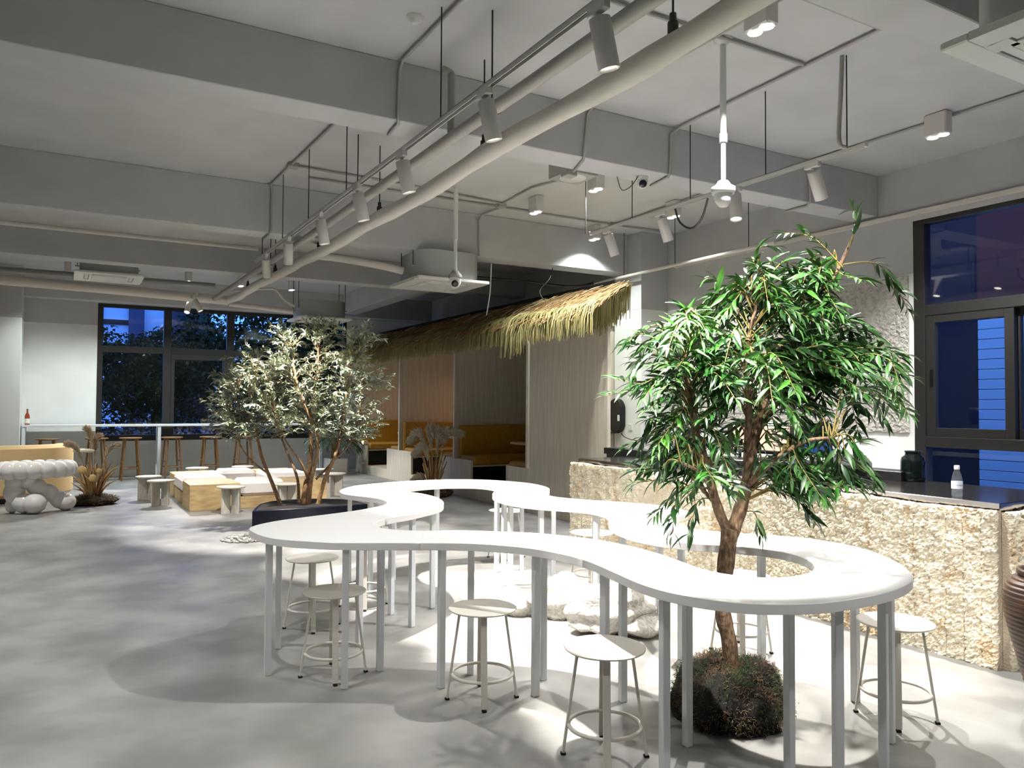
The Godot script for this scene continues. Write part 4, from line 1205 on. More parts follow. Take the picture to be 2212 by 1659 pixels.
# ---------------------------------------------------------------- thatch
func thatch():
	rng.seed = 1111
	var t := thing("thatch_roof", "dried palm thatch roof with a drooping fringe above the booths", "roof")
	var za := -16.9
	var zb := -7.35
	part(t, "ridge_board", span(Vector3(5.92, 2.98, za), Vector3(5.96, 3.09, -7.75), 0.002), smat("matte_black", Color(0.05, 0.05, 0.05), 0.95))
	part(t, "support_board", _slab(Vector3(5.40, 2.62, 0), Vector3(5.93, 2.98, 0), za, -7.6), M.laminate)
	# slope strands
	var strand := strand_mesh()
	var xf := []
	var cols := []
	for i in 5200:
		var z := rng.randf_range(za, zb)
		var s := pow(rng.randf(), 0.8)
		var base := Vector3(lerpf(5.94, 5.42, s), lerpf(3.03, 2.70, s) + rng.randf_range(0.0, 0.035), z)
		var d := Vector3(-0.72 + rng.randf_range(-0.15, 0.1), -0.46 + rng.randf_range(-0.06, 0.10), rng.randf_range(-0.75, 0.55))
		var L := rng.randf_range(0.22, 0.45)
		xf.append(Transform3D(along(d).scaled_local(Vector3(L, 1.0, 1.0)), base))
		var g := rng.randf_range(0.5, 1.1)
		cols.append(Color(0.27, 0.165, 0.055) * g if rng.randf() < 0.93 else Color(0.50, 0.42, 0.28))
	multi(t, "thatch_slope", strand, M.straw, xf, cols)
	# fringe strands: bent over the eave and hanging
	var fr := fringe_mesh()
	xf = []
	cols = []
	for i in 3400:
		var z := rng.randf_range(za, zb)
		var layer := rng.randf()
		var long_ := 1.0
		if absf(z + 8.95) < 0.14: long_ = 1.45
		var base := Vector3(5.52 - layer * 0.16, 2.735 - layer * 0.03 + rng.randf_range(-0.02, 0.02), z)
		var lean := rng.randf_range(-0.35, 0.35)
		var L := rng.randf_range(0.26, 0.42) * long_
		var bas := Basis(Vector3(0, 1, 0), PI + lean) * Basis(Vector3(1, 0, 0), rng.randf_range(-0.12, 0.12))
		xf.append(Transform3D(bas.scaled_local(Vector3(L, L, 1.0)), base))
		var g := rng.randf_range(0.55, 1.15)
		cols.append(Color(0.30, 0.265, 0.095) * g)
	# end of the roof, hanging towards the bar
	for i in 420:
		var s := rng.randf()
		var base := Vector3(lerpf(5.88, 5.42, s), lerpf(2.98, 2.72, s), zb + rng.randf_range(-0.05, 0.03))
		var bas := Basis(Vector3(0, 1, 0), PI * 0.5 + PI + rng.randf_range(-0.6, 0.6) + PI)
		var L := rng.randf_range(0.24, 0.4)
		xf.append(Transform3D(bas.scaled_local(Vector3(L, L, 1.0)), base))
		cols.append(Color(0.33, 0.275, 0.10) * rng.randf_range(0.55, 1.1))
	multi(t, "fringe", fr, M.straw, xf, cols)

func _slab(a: Vector3, b: Vector3, za: float, zb: float) -> ArrayMesh:
	var st := st_new()
	var d := b - a
	var bas := Basis(Vector3(0, 0, 1), atan2(d.y, d.x))
	cbox(st, (a + b) * 0.5 + Vector3(0, 0, (za + zb) * 0.5), Vector3(d.length(), 0.02, absf(zb - za)), 0.0, bas)
	return done(st)

func strand_mesh() -> ArrayMesh:
	var st := st_new()
	tube(st, [Vector3(0, 0, 0), Vector3(0.5, 0.012, 0.006), Vector3(1, 0, 0)], [0.006, 0.0065, 0.003], 4, false)
	return done(st)

func fringe_mesh() -> ArrayMesh:
	var st := st_new()
	tube(st, [Vector3(0, 0, 0), Vector3(0.22, 0.02, 0), Vector3(0.42, -0.12, 0), Vector3(0.54, -0.45, 0), Vector3(0.58, -1.0, 0)], [0.007, 0.0075, 0.0075, 0.007, 0.004], 4, false)
	return done(st)

# ---------------------------------------------------------------- far end of the room
func far_end():
	rng.seed = 1148
	var t := thing("high_bar_table", "long narrow white high table along the end window", "table")
	part(t, "tabletop", span(Vector3(-0.74, 1.045, -17.62), Vector3(5.55, 1.085, -17.2), 0.003), M.leg_white)
	for x in [-0.71, 1.63, 4.95]:
		part(t, "leg", span(Vector3(x - 0.03, 0, -17.27), Vector3(x + 0.03, 1.045, -17.21), 0.003), M.leg_white)
		part(t, "leg", span(Vector3(x - 0.03, 0, -17.61), Vector3(x + 0.03, 1.045, -17.55), 0.003), M.leg_white)
	var s := thing("bar_stool", "oak bar stool beside the end column", "stool", Vector3(-0.32, 0, -16.95), 0.1, "oak bar stools at the high table")
	part(s, "seat", lathem([Vector2(0, 0.805), Vector2(0.15, 0.805), Vector2(0.20, 0.815), Vector2(0.205, 0.828), Vector2(0.195, 0.838), Vector2(0, 0.832)], 32), M.oak)
	for k in 4:
		var a := TAU * k / 4 + PI / 4
		part(s, "leg", tubem([Vector3(cos(a) * 0.235, 0, sin(a) * 0.235), Vector3(cos(a) * 0.15, 0.81, sin(a) * 0.15)], [0.017, 0.02], 10), M.oak)
		var b := a + PI / 2
		var y := 0.24 if k % 2 == 0 else 0.36
		var r := lerpf(0.235, 0.15, y / 0.81)
		part(s, "rung", tubem([Vector3(cos(a) * r, y, sin(a) * r), Vector3(cos(b) * r, y, sin(b) * r)], 0.011, 8), M.oak)
	for q in [[0.50, 0.2, "oak bar stool behind the dried flower arrangement"], [1.09, 0.05, "oak bar stool in front of the first window pane"], [1.84, 0.15, "oak bar stool just past the table's middle leg"], [2.56, 0.0, "oak bar stool behind the lounge island"], [3.22, 0.1, "oak bar stool partly behind the olive tree"]]:
		copy(s, Vector3(q[0], 0, -16.95), q[1], q[2])
	var b := thing("wine_bottle", "rose wine bottle with pale label on the high table", "bottle", Vector3(-0.66, 1.085, -17.4))
	var pink := smat("rose_wine", Color(0.62, 0.26, 0.14), 0.12)
	part(b, "body", lathem([Vector2(0, 0), Vector2(0.04, 0), Vector2(0.042, 0.01), Vector2(0.042, 0.16), Vector2(0.036, 0.19), Vector2(0.016, 0.235), Vector2(0.0145, 0.30), Vector2(0, 0.30)], 28), pink)
	part(b, "paper_label", lathem([Vector2(0.0425, 0.03), Vector2(0.0425, 0.12)], 28), M.plastic)
	part(b, "capsule", lathem([Vector2(0.0165, 0.24), Vector2(0.016, 0.305), Vector2(0, 0.305)], 20), smat("capsule", Color(0.45, 0.25, 0.16), 0.4))
	# potted palm by the booth corner
	var p := thing("potted_palm", "bushy palm in a pale square pot behind the olive tree", "plant", Vector3(4.95, 0, -16.6))
	part(p, "pot", boxm(Vector3(0.15, 0.17, 0), Vector3(0.42, 0.34, 0.42), 0.02), M.ceramic)
	part(p, "trunk", tubem([Vector3(0.15, 0.3, 0), Vector3(0.12, 0.8, 0)], [0.10, 0.07], 12), M.bark)
	var xf := []
	var cols := []
	for i in 26:
		var a := TAU * i / 26 + rng.randf_range(-0.1, 0.1)
		var up := rng.randf_range(0.2, 1.2)
		var d := Vector3(cos(a), up, sin(a)).normalized()
		var pos := Vector3(0.12, 0.75, 0)
		for k in 14:
			d = (d + Vector3(0, -0.09, 0)).normalized()
			pos += d * 0.045
			if k > 2:
				for sg in [-1.0, 1.0]:
					var sd = (d.cross(Vector3.UP).normalized() * sg + d * 0.8 + Vector3(0, -0.3, 0)).normalized()
					xf.append(Transform3D(along(sd).scaled_local(Vector3(0.16, 0.12, 0.10)), pos))
					cols.append(Color(0.06, 0.10, 0.035) * rng.randf_range(0.7, 1.3))
	multi(p, "fronds", leaf_mesh(0.3), M.foliage, xf, cols)

# ---------------------------------------------------------------- lounge
func lounge():
	rng.seed = 1185
	# square island of plywood boxes with white cushions
	var x0 := 1.50
	var x1 := 3.44
	var z0 := -14.1
	var z1 := -11.62
	var t := thing("lounge_island", "square lounge island of plywood boxes ringed with white cushions", "seating")
	part(t, "corner_box", span(Vector3(x0, 0, z1 - 0.75), Vector3(x0 + 0.68, 0.368, z1), 0.004), M.plywood)
	part(t, "corner_box", span(Vector3(x1 - 0.62, 0, z1 - 0.70), Vector3(x1, 0.368, z1), 0.004), M.plywood)
	part(t, "corner_box", span(Vector3(x0, 0, z0), Vector3(x0 + 0.7, 0.368, z0 + 0.62), 0.004), M.plywood)
	part(t, "corner_box", span(Vector3(x1 - 0.62, 0, z0), Vector3(x1, 0.368, z0 + 0.5), 0.004), M.plywood)
	part(t, "base", span(Vector3(x0 + 0.68, 0, z1 - 0.6), Vector3(x1 - 0.62, 0.17, z1 - 0.01), 0.004), M.plywood)
	part(t, "base", span(Vector3(x0 + 0.01, 0, z0 + 0.62), Vector3(x0 + 0.62, 0.17, z1 - 0.75), 0.004), M.plywood)
	part(t, "base", span(Vector3(x1 - 0.6, 0, z0 + 0.5), Vector3(x1 - 0.01, 0.17, z1 - 0.70), 0.004), M.plywood)
	part(t, "base", span(Vector3(x0 + 0.7, 0, z0), Vector3(x1 - 0.62, 0.17, z0 + 0.6), 0.004), M.plywood)
	part(t, "cushion", span(Vector3(x0 + 0.685, 0.172, z1 - 0.64), Vector3(x1 - 0.625, 0.40, z1 + 0.005), 0.05), M.cushion)
	part(t, "cushion", span(Vector3(x0 - 0.005, 0.172, z0 + 0.63), Vector3(x0 + 0.66, 0.40, z1 - 0.755), 0.05), M.cushion)
	part(t, "cushion", span(Vector3(x1 - 0.66, 0.172, z0 + 0.51), Vector3(x1 + 0.005, 0.40, z1 - 0.705), 0.05), M.cushion)
	part(t, "cushion", span(Vector3(x0 + 0.71, 0.172, z0 - 0.005), Vector3(x1 - 0.665, 0.40, z0 + 0.64), 0.05), M.cushion)
	# cross-legged washed wood stools
	var s := thing("plywood_stool", "low whitewashed wood stool at the front of the lounge island", "stool", Vector3(1.98, 0, -11.22), 0.5, "low whitewashed wood stools around the lounge island")
	part(s, "seat", lathem([Vector2(0, 0.35), Vector2(0.185, 0.35), Vector2(0.19, 0.354), Vector2(0.19, 0.368), Vector2(0.186, 0.372), Vector2(0, 0.372)], 36), M.washed_wood)
	for k in 2:
		var st := st_new()
		for sg in [-1.0, 1.0]:
			cbox(st, Vector3(sg * 0.088, 0.175, 0), Vector3(0.136, 0.35, 0.022), 0.002)
		cbox(st, Vector3(0, 0.30 if k == 0 else 0.05, 0), Vector3(0.04, 0.10, 0.022), 0.0)
		var pl := part(s, "leg_panel", done(st), M.washed_wood)
		pl.rotation.y = k * PI / 2
	for q in [[1.12, -13.35, 0.2, "low whitewashed wood stool in a pair beside the island, set back"], [1.22, -12.55, 0.6, "low whitewashed wood stool in a pair beside the island, set forward"], [2.76, -11.30, 0.7, "low whitewashed wood stool in front of the island by the olive trunks"], [3.85, -12.6, 0.8, "low whitewashed wood stool between the island and the booths"], [3.92, -13.5, 0.3, "low whitewashed wood stool beyond the island corner near the booths"], [2.02, -14.75, 0.2, "low whitewashed wood stool behind the island near the window"], [2.80, -14.75, 0.4, "low whitewashed wood stool behind the middle of the island"]]:
		copy(s, Vector3(q[0], 0, q[1]), q[2], q[3])
	# navy planter with gravel spilling beside it
	var p := thing("planter_box", "low dark navy planter box holding the olive tree", "planter", Vector3(2.46, 0, -9.35))
	var rim := [Vector2(-0.66, 0.44), Vector2(0.68, 0.42), Vector2(0.66, 0.05), Vector2(0.55, -0.22), Vector2(0.32, -0.40), Vector2(0.02, -0.46), Vector2(-0.26, -0.40), Vector2(-0.44, -0.20), Vector2(-0.56, 0.12)]
	var ps := st_new()
	prism(ps, PackedVector2Array(rim), 0.0, 0.314, 0.004)
	part(p, "tub", done(ps), M.navy)
	var sl := st_new()
	prism(sl, PackedVector2Array(rim.map(func(v): return v * 0.93)), 0.30, 0.316)
	part(p, "soil", done(sl), smat("soil", Color(0.10, 0.08, 0.06), 0.95))
	var xf := []
	var cols := []
	for i in 420:
		var a := rng.randf() * TAU
		var r := 0.26 * sqrt(rng.randf())
		var h := 0.05 * (1.0 - r / 0.27)
		xf.append(Transform3D(Basis(Vector3(rng.randfn(), rng.randfn(), rng.randfn()).normalized(), rng.randf() * TAU).scaled(Vector3(1, 0.7, 0.8) * rng.randf_range(0.6, 1.3)), Vector3(1.75 + cos(a) * r, 0.008 + h * rng.randf(), -8.98 + sin(a) * r)))
		var g := rng.randf_range(0.14, 0.4)
		cols.append(Color(g, g * 0.96, g * 0.9))
	var gv := multi(self, "gravel", blob(Vector3(0.018, 0.014, 0.018), 0.3, 8.0, 4, 5), M.straw, xf, cols)
	tag(gv, "small pile of pale gravel on the floor beside the navy planter", "gravel")
	# cream curved sofa
	var sf := thing("curved_sofa", "cream sofa with a rounded curving back", "sofa", Vector3(-1.05, 0, -14.35))
	var ss := st_new()
	var pts := []
	for i in 25:
		var a := lerpf(-0.15, PI * 1.02, i / 24.0)
		pts.append(Vector3(cos(a) * 1.12, 0.46, sin(a) * 0.62))
	tube(ss, pts, 0.36, 18, true, 0.55)
	var bk := st_new()
	var outer := PackedVector2Array()
	for i in 33:
		var a := lerpf(-0.2, PI + 0.2, i / 32.0)
		outer.append(Vector2(cos(a) * 1.15, sin(a) * 0.72))
	for i in 33:
		var a := lerpf(PI + 0.2, -0.2, i / 32.0)
		outer.append(Vector2(cos(a) * 0.88, sin(a) * 0.46))
	prism(bk, outer, 0.08, 0.86, 0.05)
	part(sf, "backrest", done(bk), M.sofa_cream)
	var seatp := PackedVector2Array()
	for i in 33:
		var a := lerpf(0.0, TAU, i / 33.0)
		seatp.append(Vector2(cos(a) * 0.87, sin(a) * 0.45))
	var se := st_new()
	prism(se, seatp, 0.08, 0.44, 0.04)
	part(sf, "seat", done(se), M.sofa_cream)
	var pb := st_new()
	prism(pb, PackedVector2Array([Vector2(-1.0, 0.45), Vector2(-0.6, 0.62), Vector2(0.6, 0.62), Vector2(1.0, 0.45), Vector2(1.0, -0.2), Vector2(-1.0, -0.2)]), 0.0, 0.08)
	part(sf, "plinth", done(pb), M.black)
	# balloon sculpture table
	var b := thing("balloon_table", "glossy white side table shaped like twisted balloons", "table", Vector3(-0.36, 0, -12.6), 0.25)
	var bs := st_new()
	bs.set_smooth_group(1)
	# ribbed ring top: a stadium loop whose section swells and pinches
	var loop := []
	var rads := []
	var N := 160
	for i in N + 1:
		var a := TAU * i / N
		loop.append(Vector3(cos(a) * 0.40, 0.585, sin(a) * 0.22))
		rads.append(0.095 + 0.026 * pow(absf(sin(a * 8.0)), 0.45))
	tube(bs, loop, rads, 20, false)
	part(b, "ring_top", done(bs), M.ceramic)
	part(b, "top_plate", lathem([Vector2(0, 0.60), Vector2(0.34, 0.60), Vector2(0.35, 0.625), Vector2(0.34, 0.645), Vector2(0, 0.645)], 36), M.ceramic).scale = Vector3(1.05, 1, 0.55)
	for q in [[[Vector3(-0.20, 0.52, 0.02), Vector3(-0.26, 0.36, 0.0), Vector3(-0.22, 0.20, 0.04), Vector3(-0.10, 0.10, 0.18)], 0.125, 3.0], [[Vector3(-0.16, 0.50, 0.05), Vector3(-0.02, 0.36, 0.06), Vector3(0.16, 0.24, 0.06), Vector3(0.33, 0.11, 0.10)], 0.115, 4.0], [[Vector3(-0.24, 0.30, -0.02), Vector3(-0.26, 0.16, -0.06), Vector3(-0.24, 0.09, -0.08)], 0.09, 2.0]]:
		var path := smooth_path(q[0], 14)
		var rr := []
		for i in path.size():
			var u := float(i) / (path.size() - 1)
			var e: float = 0.82 + 0.25 * absf(sin(u * PI * q[2]))
			if u > 0.96: e *= sqrt(maxf(0.02, 1.0 - pow((u - 0.96) / 0.04, 2.0)))
			rr.append(q[1] * e)
		var ls := st_new()
		tube(ls, path, rr, 18)
		part(b, "balloon_leg", done(ls), M.ceramic)
	for q in [[Vector3(-0.06, 0.135, 0.22), 0.148], [Vector3(0.35, 0.12, 0.10), 0.132], [Vector3(-0.26, 0.075, -0.05), 0.08]]:
		var prof := []
		for i in 17:
			var a := -PI / 2 + PI * i / 16
			prof.append(Vector2(maxf(0.0, cos(a)) * q[1] if i > 0 and i < 16 else 0.0, sin(a) * q[1] * 0.92))
		part(b, "balloon_foot", lathem(prof, 28), M.ceramic, q[0])

# ---------------------------------------------------------------- rocks, moss
func rocks_and_moss():
	rng.seed = 1222
	var specs := [[Vector3(2.87, 0.07, -4.86), Vector3(0.15, 0.10, 0.13), 3, "small rounded white rock at the end of the rock group"], [Vector3(3.12, 0.115, -4.70), Vector3(0.25, 0.16, 0.20), 7, "layered white rock at the back of the group under the table"], [Vector3(3.20, 0.125, -4.22), Vector3(0.30, 0.17, 0.22), 11, "large layered white rock at the front of the group"], [Vector3(3.32, 0.06, -4.08), Vector3(0.20, 0.085, 0.20), 15, "flat white rock wedged beside the large rock"]]
	for q in specs:
		solo("white_rock", blob(q[1], 0.28, 0.45, q[2], 30, 60.0), M.white_rock, q[3], "rock", q[0], "white rocks under the table")
	var t := thing("moss_mound", "mossy root mound of the leafy tree", "mound", Vector3(2.84, 0, -2.78))
	var body := blob(Vector3(0.30, 0.21, 0.27), 0.35, 0.35, 21, 30)
	part(t, "soil_core", body, smat("moss_soil", Color(0.075, 0.06, 0.04), 0.95), Vector3(0, 0.05, 0))
	var n := FastNoiseLite.new()
	n.frequency = 4.0
	var xf := []
	var cols := []
	var arr := body.surface_get_arrays(0)
	var vs: PackedVector3Array = arr[Mesh.ARRAY_VERTEX]
	var ns: PackedVector3Array = arr[Mesh.ARRAY_NORMAL]
	for i in 13000:
		var k := rng.randi() % vs.size()
		var p := vs[k] + Vector3(rng.randfn(), rng.randfn(), rng.randfn()) * 0.009 + Vector3(0, 0.05, 0)
		if p.y < 0.004: continue
		var d := (ns[k] + Vector3(rng.randfn(), rng.randfn() + 0.2, rng.randfn()) * 0.75).normalized()
		xf.append(Transform3D(along(d).scaled(Vector3.ONE * rng.randf_range(0.012, 0.024)), p))
		var g := n.get_noise_3dv(p * 2.0)
		var c := Color(0.07, 0.11, 0.04) if g > 0.05 else (Color(0.19, 0.12, 0.06) if g < -0.12 else Color(0.12, 0.11, 0.05))
		cols.append(c * rng.randf_range(0.5, 1.4))
	multi(t, "moss", curl_mesh(), M.straw, xf, cols)

func curl_mesh() -> ArrayMesh:
	var st := st_new()
	tube(st, [Vector3(0, 0, 0), Vector3(0.4, 0.12, 0.05), Vector3(0.75, 0.05, 0.2), Vector3(1.0, -0.15, 0.15)], [0.07, 0.065, 0.05, 0.02], 3, false)
	return done(st)

# ---------------------------------------------------------------- plants
func leaf_mesh(width := 0.30) -> ArrayMesh:
	var st := st_new()
	st.set_smooth_group(1)
	var ts := [0.0, 0.10, 0.32, 0.58, 0.82, 1.0]
	var ws := [0.02, 0.5, 0.98, 0.9, 0.45, 0.0]
	var pts := []
	for i in 6:
		var t: float = ts[i]
		var w: float = ws[i] * width * 0.5
		var y := 0.05 * sin(t * PI) - 0.16 * t * t
		pts.append([Vector3(t, y + w * 0.35, -w), Vector3(t, y, 0), Vector3(t, y + w * 0.35, w)])
	for i in 5:
		for s in 2:
			var a: Vector3 = pts[i][s]
			var b: Vector3 = pts[i][s + 1]
			var c: Vector3 = pts[i + 1][s + 1]
			var d: Vector3 = pts[i + 1][s]
			if i == 4:
				trif(st, a, b, pts[5][1])
			else:
				quad(st, a, b, c, d)
	return done(st)

func big_tree():
	rng.seed = 1259
	var O := Vector3(2.85, 0, -2.80)
	var R := Vector3(0.867, 0, 0.498)   # towards the bar end of the table
	var D := Vector3(0.498, 0, -0.867)  # away from the table's near loop
	var P := func(u: float, v: float, w: float) -> Vector3: return R * u + D * w + Vector3(0, v, 0)
	var t := thing("leafy_tree", "tall artificial tree with narrow glossy leaves rising through the table", "tree", O)
	var skel := []
	var limb := func(called: String, pts: Array, r0: float, r1: float):
		var path := smooth_path(pts, 5)
		var rr := []
		for i in path.size():
			rr.append(lerpf(r0, r1, float(i) / (path.size() - 1)) * (1.0 + 0.05 * sin(i * 1.7)))
		var m := part(t, called, tubem(path, rr, 12), M.bark)
		for i in range(0, path.size()):
			skel.append(path[i])
		return m
	limb.call("trunk", [P.call(0.015, 0.17, 0), P.call(0.0, 0.34, 0.0), P.call(-0.03, 0.50, 0.01), P.call(-0.02, 0.70, 0.0), P.call(0.005, 0.90, 0)], 0.036, 0.043)
	skel.clear()
	limb.call("branch", [P.call(0.0, 0.87, 0), P.call(-0.06, 1.0, -0.02), P.call(-0.12, 1.2, -0.03), P.call(-0.165, 1.36, -0.02), P.call(-0.18, 1.5, 0.0), P.call(-0.21, 1.72, 0.05), P.call(-0.22, 1.9, 0.02)], 0.027, 0.009)
	limb.call("branch", [P.call(0.01, 0.87, 0), P.call(0.06, 1.0, 0.01), P.call(0.10, 1.15, 0.02), P.call(0.125, 1.3, 0.02), P.call(0.16, 1.45, 0.03), P.call(0.22, 1.6, 0.05), P.call(0.33, 1.78, 0.08), P.call(0.45, 2.0, 0.06), P.call(0.56, 2.2, 0.03), P.call(0.63, 2.36, 0.02)], 0.036, 0.006)
	limb.call("branch", [P.call(0.10, 1.22, 0.03), P.call(0.09, 1.4, -0.02), P.call(0.08, 1.55, -0.06), P.call(0.06, 1.75, -0.09), P.call(0.10, 1.95, -0.08), P.call(0.15, 2.12, -0.05)], 0.022, 0.006)
	limb.call("branch", [P.call(0.08, 1.08, 0.04), P.call(0.16, 1.25, 0.16), P.call(0.25, 1.42, 0.24), P.call(0.40, 1.58, 0.28), P.call(0.55, 1.66, 0.26)], 0.018, 0.006)
	limb.call("branch", [P.call(0.09, 1.12, -0.02), P.call(0.18, 1.25, -0.14), P.call(0.30, 1.34, -0.2), P.call(0.42, 1.36, -0.22)], 0.016, 0.006)
	limb.call("branch", [P.call(-0.09, 1.1, -0.02), P.call(-0.16, 1.18, -0.12), P.call(-0.28, 1.24, -0.18)], 0.012, 0.005)
	limb.call("branch", [P.call(-0.05, 1.0, 0.0), P.call(-0.12, 1.10, 0.12), P.call(-0.24, 1.26, 0.2), P.call(-0.34, 1.42, 0.22)], 0.012, 0.005)
	# twigs grow from the limbs towards points spread through the crown
	var lobes := [[Vector3(0.10, 1.78, 0.0), Vector3(0.42, 0.34, 0.38), 84], [Vector3(0.52, 1.72, 0.05), Vector3(0.32, 0.26, 0.30), 54], [Vector3(-0.26, 1.72, 0.0), Vector3(0.24, 0.24, 0.26), 34], [Vector3(0.44, 2.10, 0.03), Vector3(0.22, 0.20, 0.18), 28], [Vector3(0.12, 2.06, -0.04), Vector3(0.22, 0.14, 0.18), 20], [Vector3(0.38, 1.25, -0.05), Vector3(0.28, 0.20, 0.26), 44], [Vector3(-0.24, 1.28, 0.0), Vector3(0.24, 0.20, 0.24), 32], [Vector3(0.02, 1.42, 0.16), Vector3(0.2, 0.22, 0.22), 14]]
	var leaves := []
	var ts := st_new()
	for L in lobes:
		for k in L[2]:
			var d := Vector3(rng.randfn(), rng.randfn(), rng.randfn()).normalized() * pow(rng.randf(), 0.40)
			var c: Vector3 = L[0]
			var q: Vector3 = c + d * L[1]
			var end: Vector3 = P.call(q.x, q.y, q.z)
			var base: Vector3 = skel[0]
			var best := 1e9
			for s in skel:
				var e: float = (s - end).length() + absf(s.y - end.y + 0.10) * 0.8
				if e < best:
					best = e
					base = s
			_twig(ts, leaves, base, end)
	# a few long sprays that shape the outline
	for q in [[0.58, 2.22, 0.78, 2.22, 0.92, 2.00], [0.60, 2.30, 0.64, 2.44, 0.62, 2.50], [0.56, 2.20, 0.40, 2.34, 0.26, 2.36], [0.40, 1.70, 0.68, 1.80, 0.86, 1.66], [0.40, 1.72, 0.62, 1.94, 0.72, 1.90], [-0.2, 1.72, -0.42, 1.86, -0.54, 1.80], [-0.2, 1.60, -0.38, 1.76, -0.50, 1.66], [-0.18, 1.42, -0.36, 1.45, -0.44, 1.30], [-0.08, 1.05, -0.18, 1.04, -0.22, 0.86], [-0.10, 1.10, -0.26, 1.10, -0.30, 0.86], [0.10, 1.10, 0.30, 1.06, 0.42, 0.92], [0.06, 0.98, 0.12, 0.98, 0.15, 0.86], [0.45, 1.62, 0.72, 1.56, 0.80, 1.42], [-0.2, 1.80, -0.06, 2.10, -0.12, 2.14], [0.1, 2.05, 0.14, 2.28, 0.22, 2.30]]:
		var w := rng.randf_range(-0.12, 0.10)
		_spray(ts, leaves, smooth_path([P.call(q[0], q[1], w * 0.4), P.call(q[2], q[3], w), P.call(q[4], q[5], w)], 10), 0.30)
	part(t, "twigs", done(ts), M.twig).set_meta("kind", "stuff")
	# the largest 300 in view are parts of their own
	var cam := Vector3(0, 1.5, 0) - O
	leaves.sort_custom(func(a, b): return (a[0].origin - cam).length() / a[1] < (b[0].origin - cam).length() / b[1])
	var lm := leaf_mesh(0.21)
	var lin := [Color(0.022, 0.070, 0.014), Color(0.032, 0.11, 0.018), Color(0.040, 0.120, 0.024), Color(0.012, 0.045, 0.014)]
	var xf := []
	var cols := []
	for i in leaves.size():
		var l: Array = leaves[i]
		if i < 300:
			var o := part(t, "leaf", lm, M["leaf%d" % l[2]])
			o.transform = l[0]
		else:
			xf.append(l[0])
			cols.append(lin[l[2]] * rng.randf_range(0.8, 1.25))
	multi(t, "foliage", lm, M.foliage, xf, cols)

func _twig(st: SurfaceTool, leaves: Array, base: Vector3, end: Vector3):
	var out := end - base
	var h := Vector3(out.x, 0, out.z)
	if h.length() < 0.05:
		h = Vector3(rng.randfn(), 0, rng.randfn())
	h = h.normalized()
	var tip := end + h * rng.randf_range(0.06, 0.16) + Vector3(0, rng.randf_range(-0.16, 0.02), 0)
	var mid := base.lerp(end, 0.6) + Vector3(0, 0.06, 0)
	_spray(st, leaves, smooth_path([base, mid, end, tip], 7), 0.35)

func _spray(st: SurfaceTool, leaves: Array, path: Array, bare: float):
	var n := path.size()
	var rr := []
	for i in n:
		rr.append(lerpf(0.0042, 0.0014, float(i) / (n - 1)))
	tube(st, path, rr, 5, false)
	var total := 0.0
	for i in n - 1: total += (path[i + 1] - path[i]).length()
	var s := total * bare
	if total - s > 0.34: s = total - 0.34 - rng.randf() * 0.06
	var side := 1.0
	var tone := 2 if rng.randf() < 0.22 else (0 if rng.randf() < 0.6 else 1)
	while s < total:
		var acc := 0.0
		var i := 0
		while i < n - 2 and acc + (path[i + 1] - path[i]).length() < s:
			acc += (path[i + 1] - path[i]).length()
			i += 1
		var a: Vector3 = path[i]
		var b: Vector3 = path[i + 1]
		var p := a.lerp(b, clampf((s - acc) / maxf(1e-5, (b - a).length()), 0, 1))
		var d := (b - a).normalized()
		var lat := d.cross(Vector3.UP)
		if lat.length() < 0.15: lat = Vector3(rng.randfn(), 0, rng.randfn())
		lat = lat.normalized()
		var ld := (lat * side * rng.randf_range(0.55, 0.95) + d * 0.75 + Vector3(0, rng.randf_range(-0.55, 0.40), 0)).normalized()
		var L := rng.randf_range(0.085, 0.130) * (0.72 if s > total * 0.93 else 1.0)
		var up := (Vector3.UP + Vector3(rng.randfn(), 0, rng.randfn()) * 0.6).normalized()
		leaves.append([Transform3D(along(ld, up).scaled_local(Vector3(L, L, L * rng.randf_range(0.75, 1.0))), p), L, (3 if rng.randf() < 0.2 else tone)])
		side = -side
		s += rng.randf_range(0.013, 0.020)
	var e: Vector3 = path[n - 1]
	var de: Vector3 = (path[n - 1] - path[n - 2]).normalized()
	leaves.append([Transform3D(along(de).scaled_local(Vector3.ONE * 0.075), e), 0.075, 2])

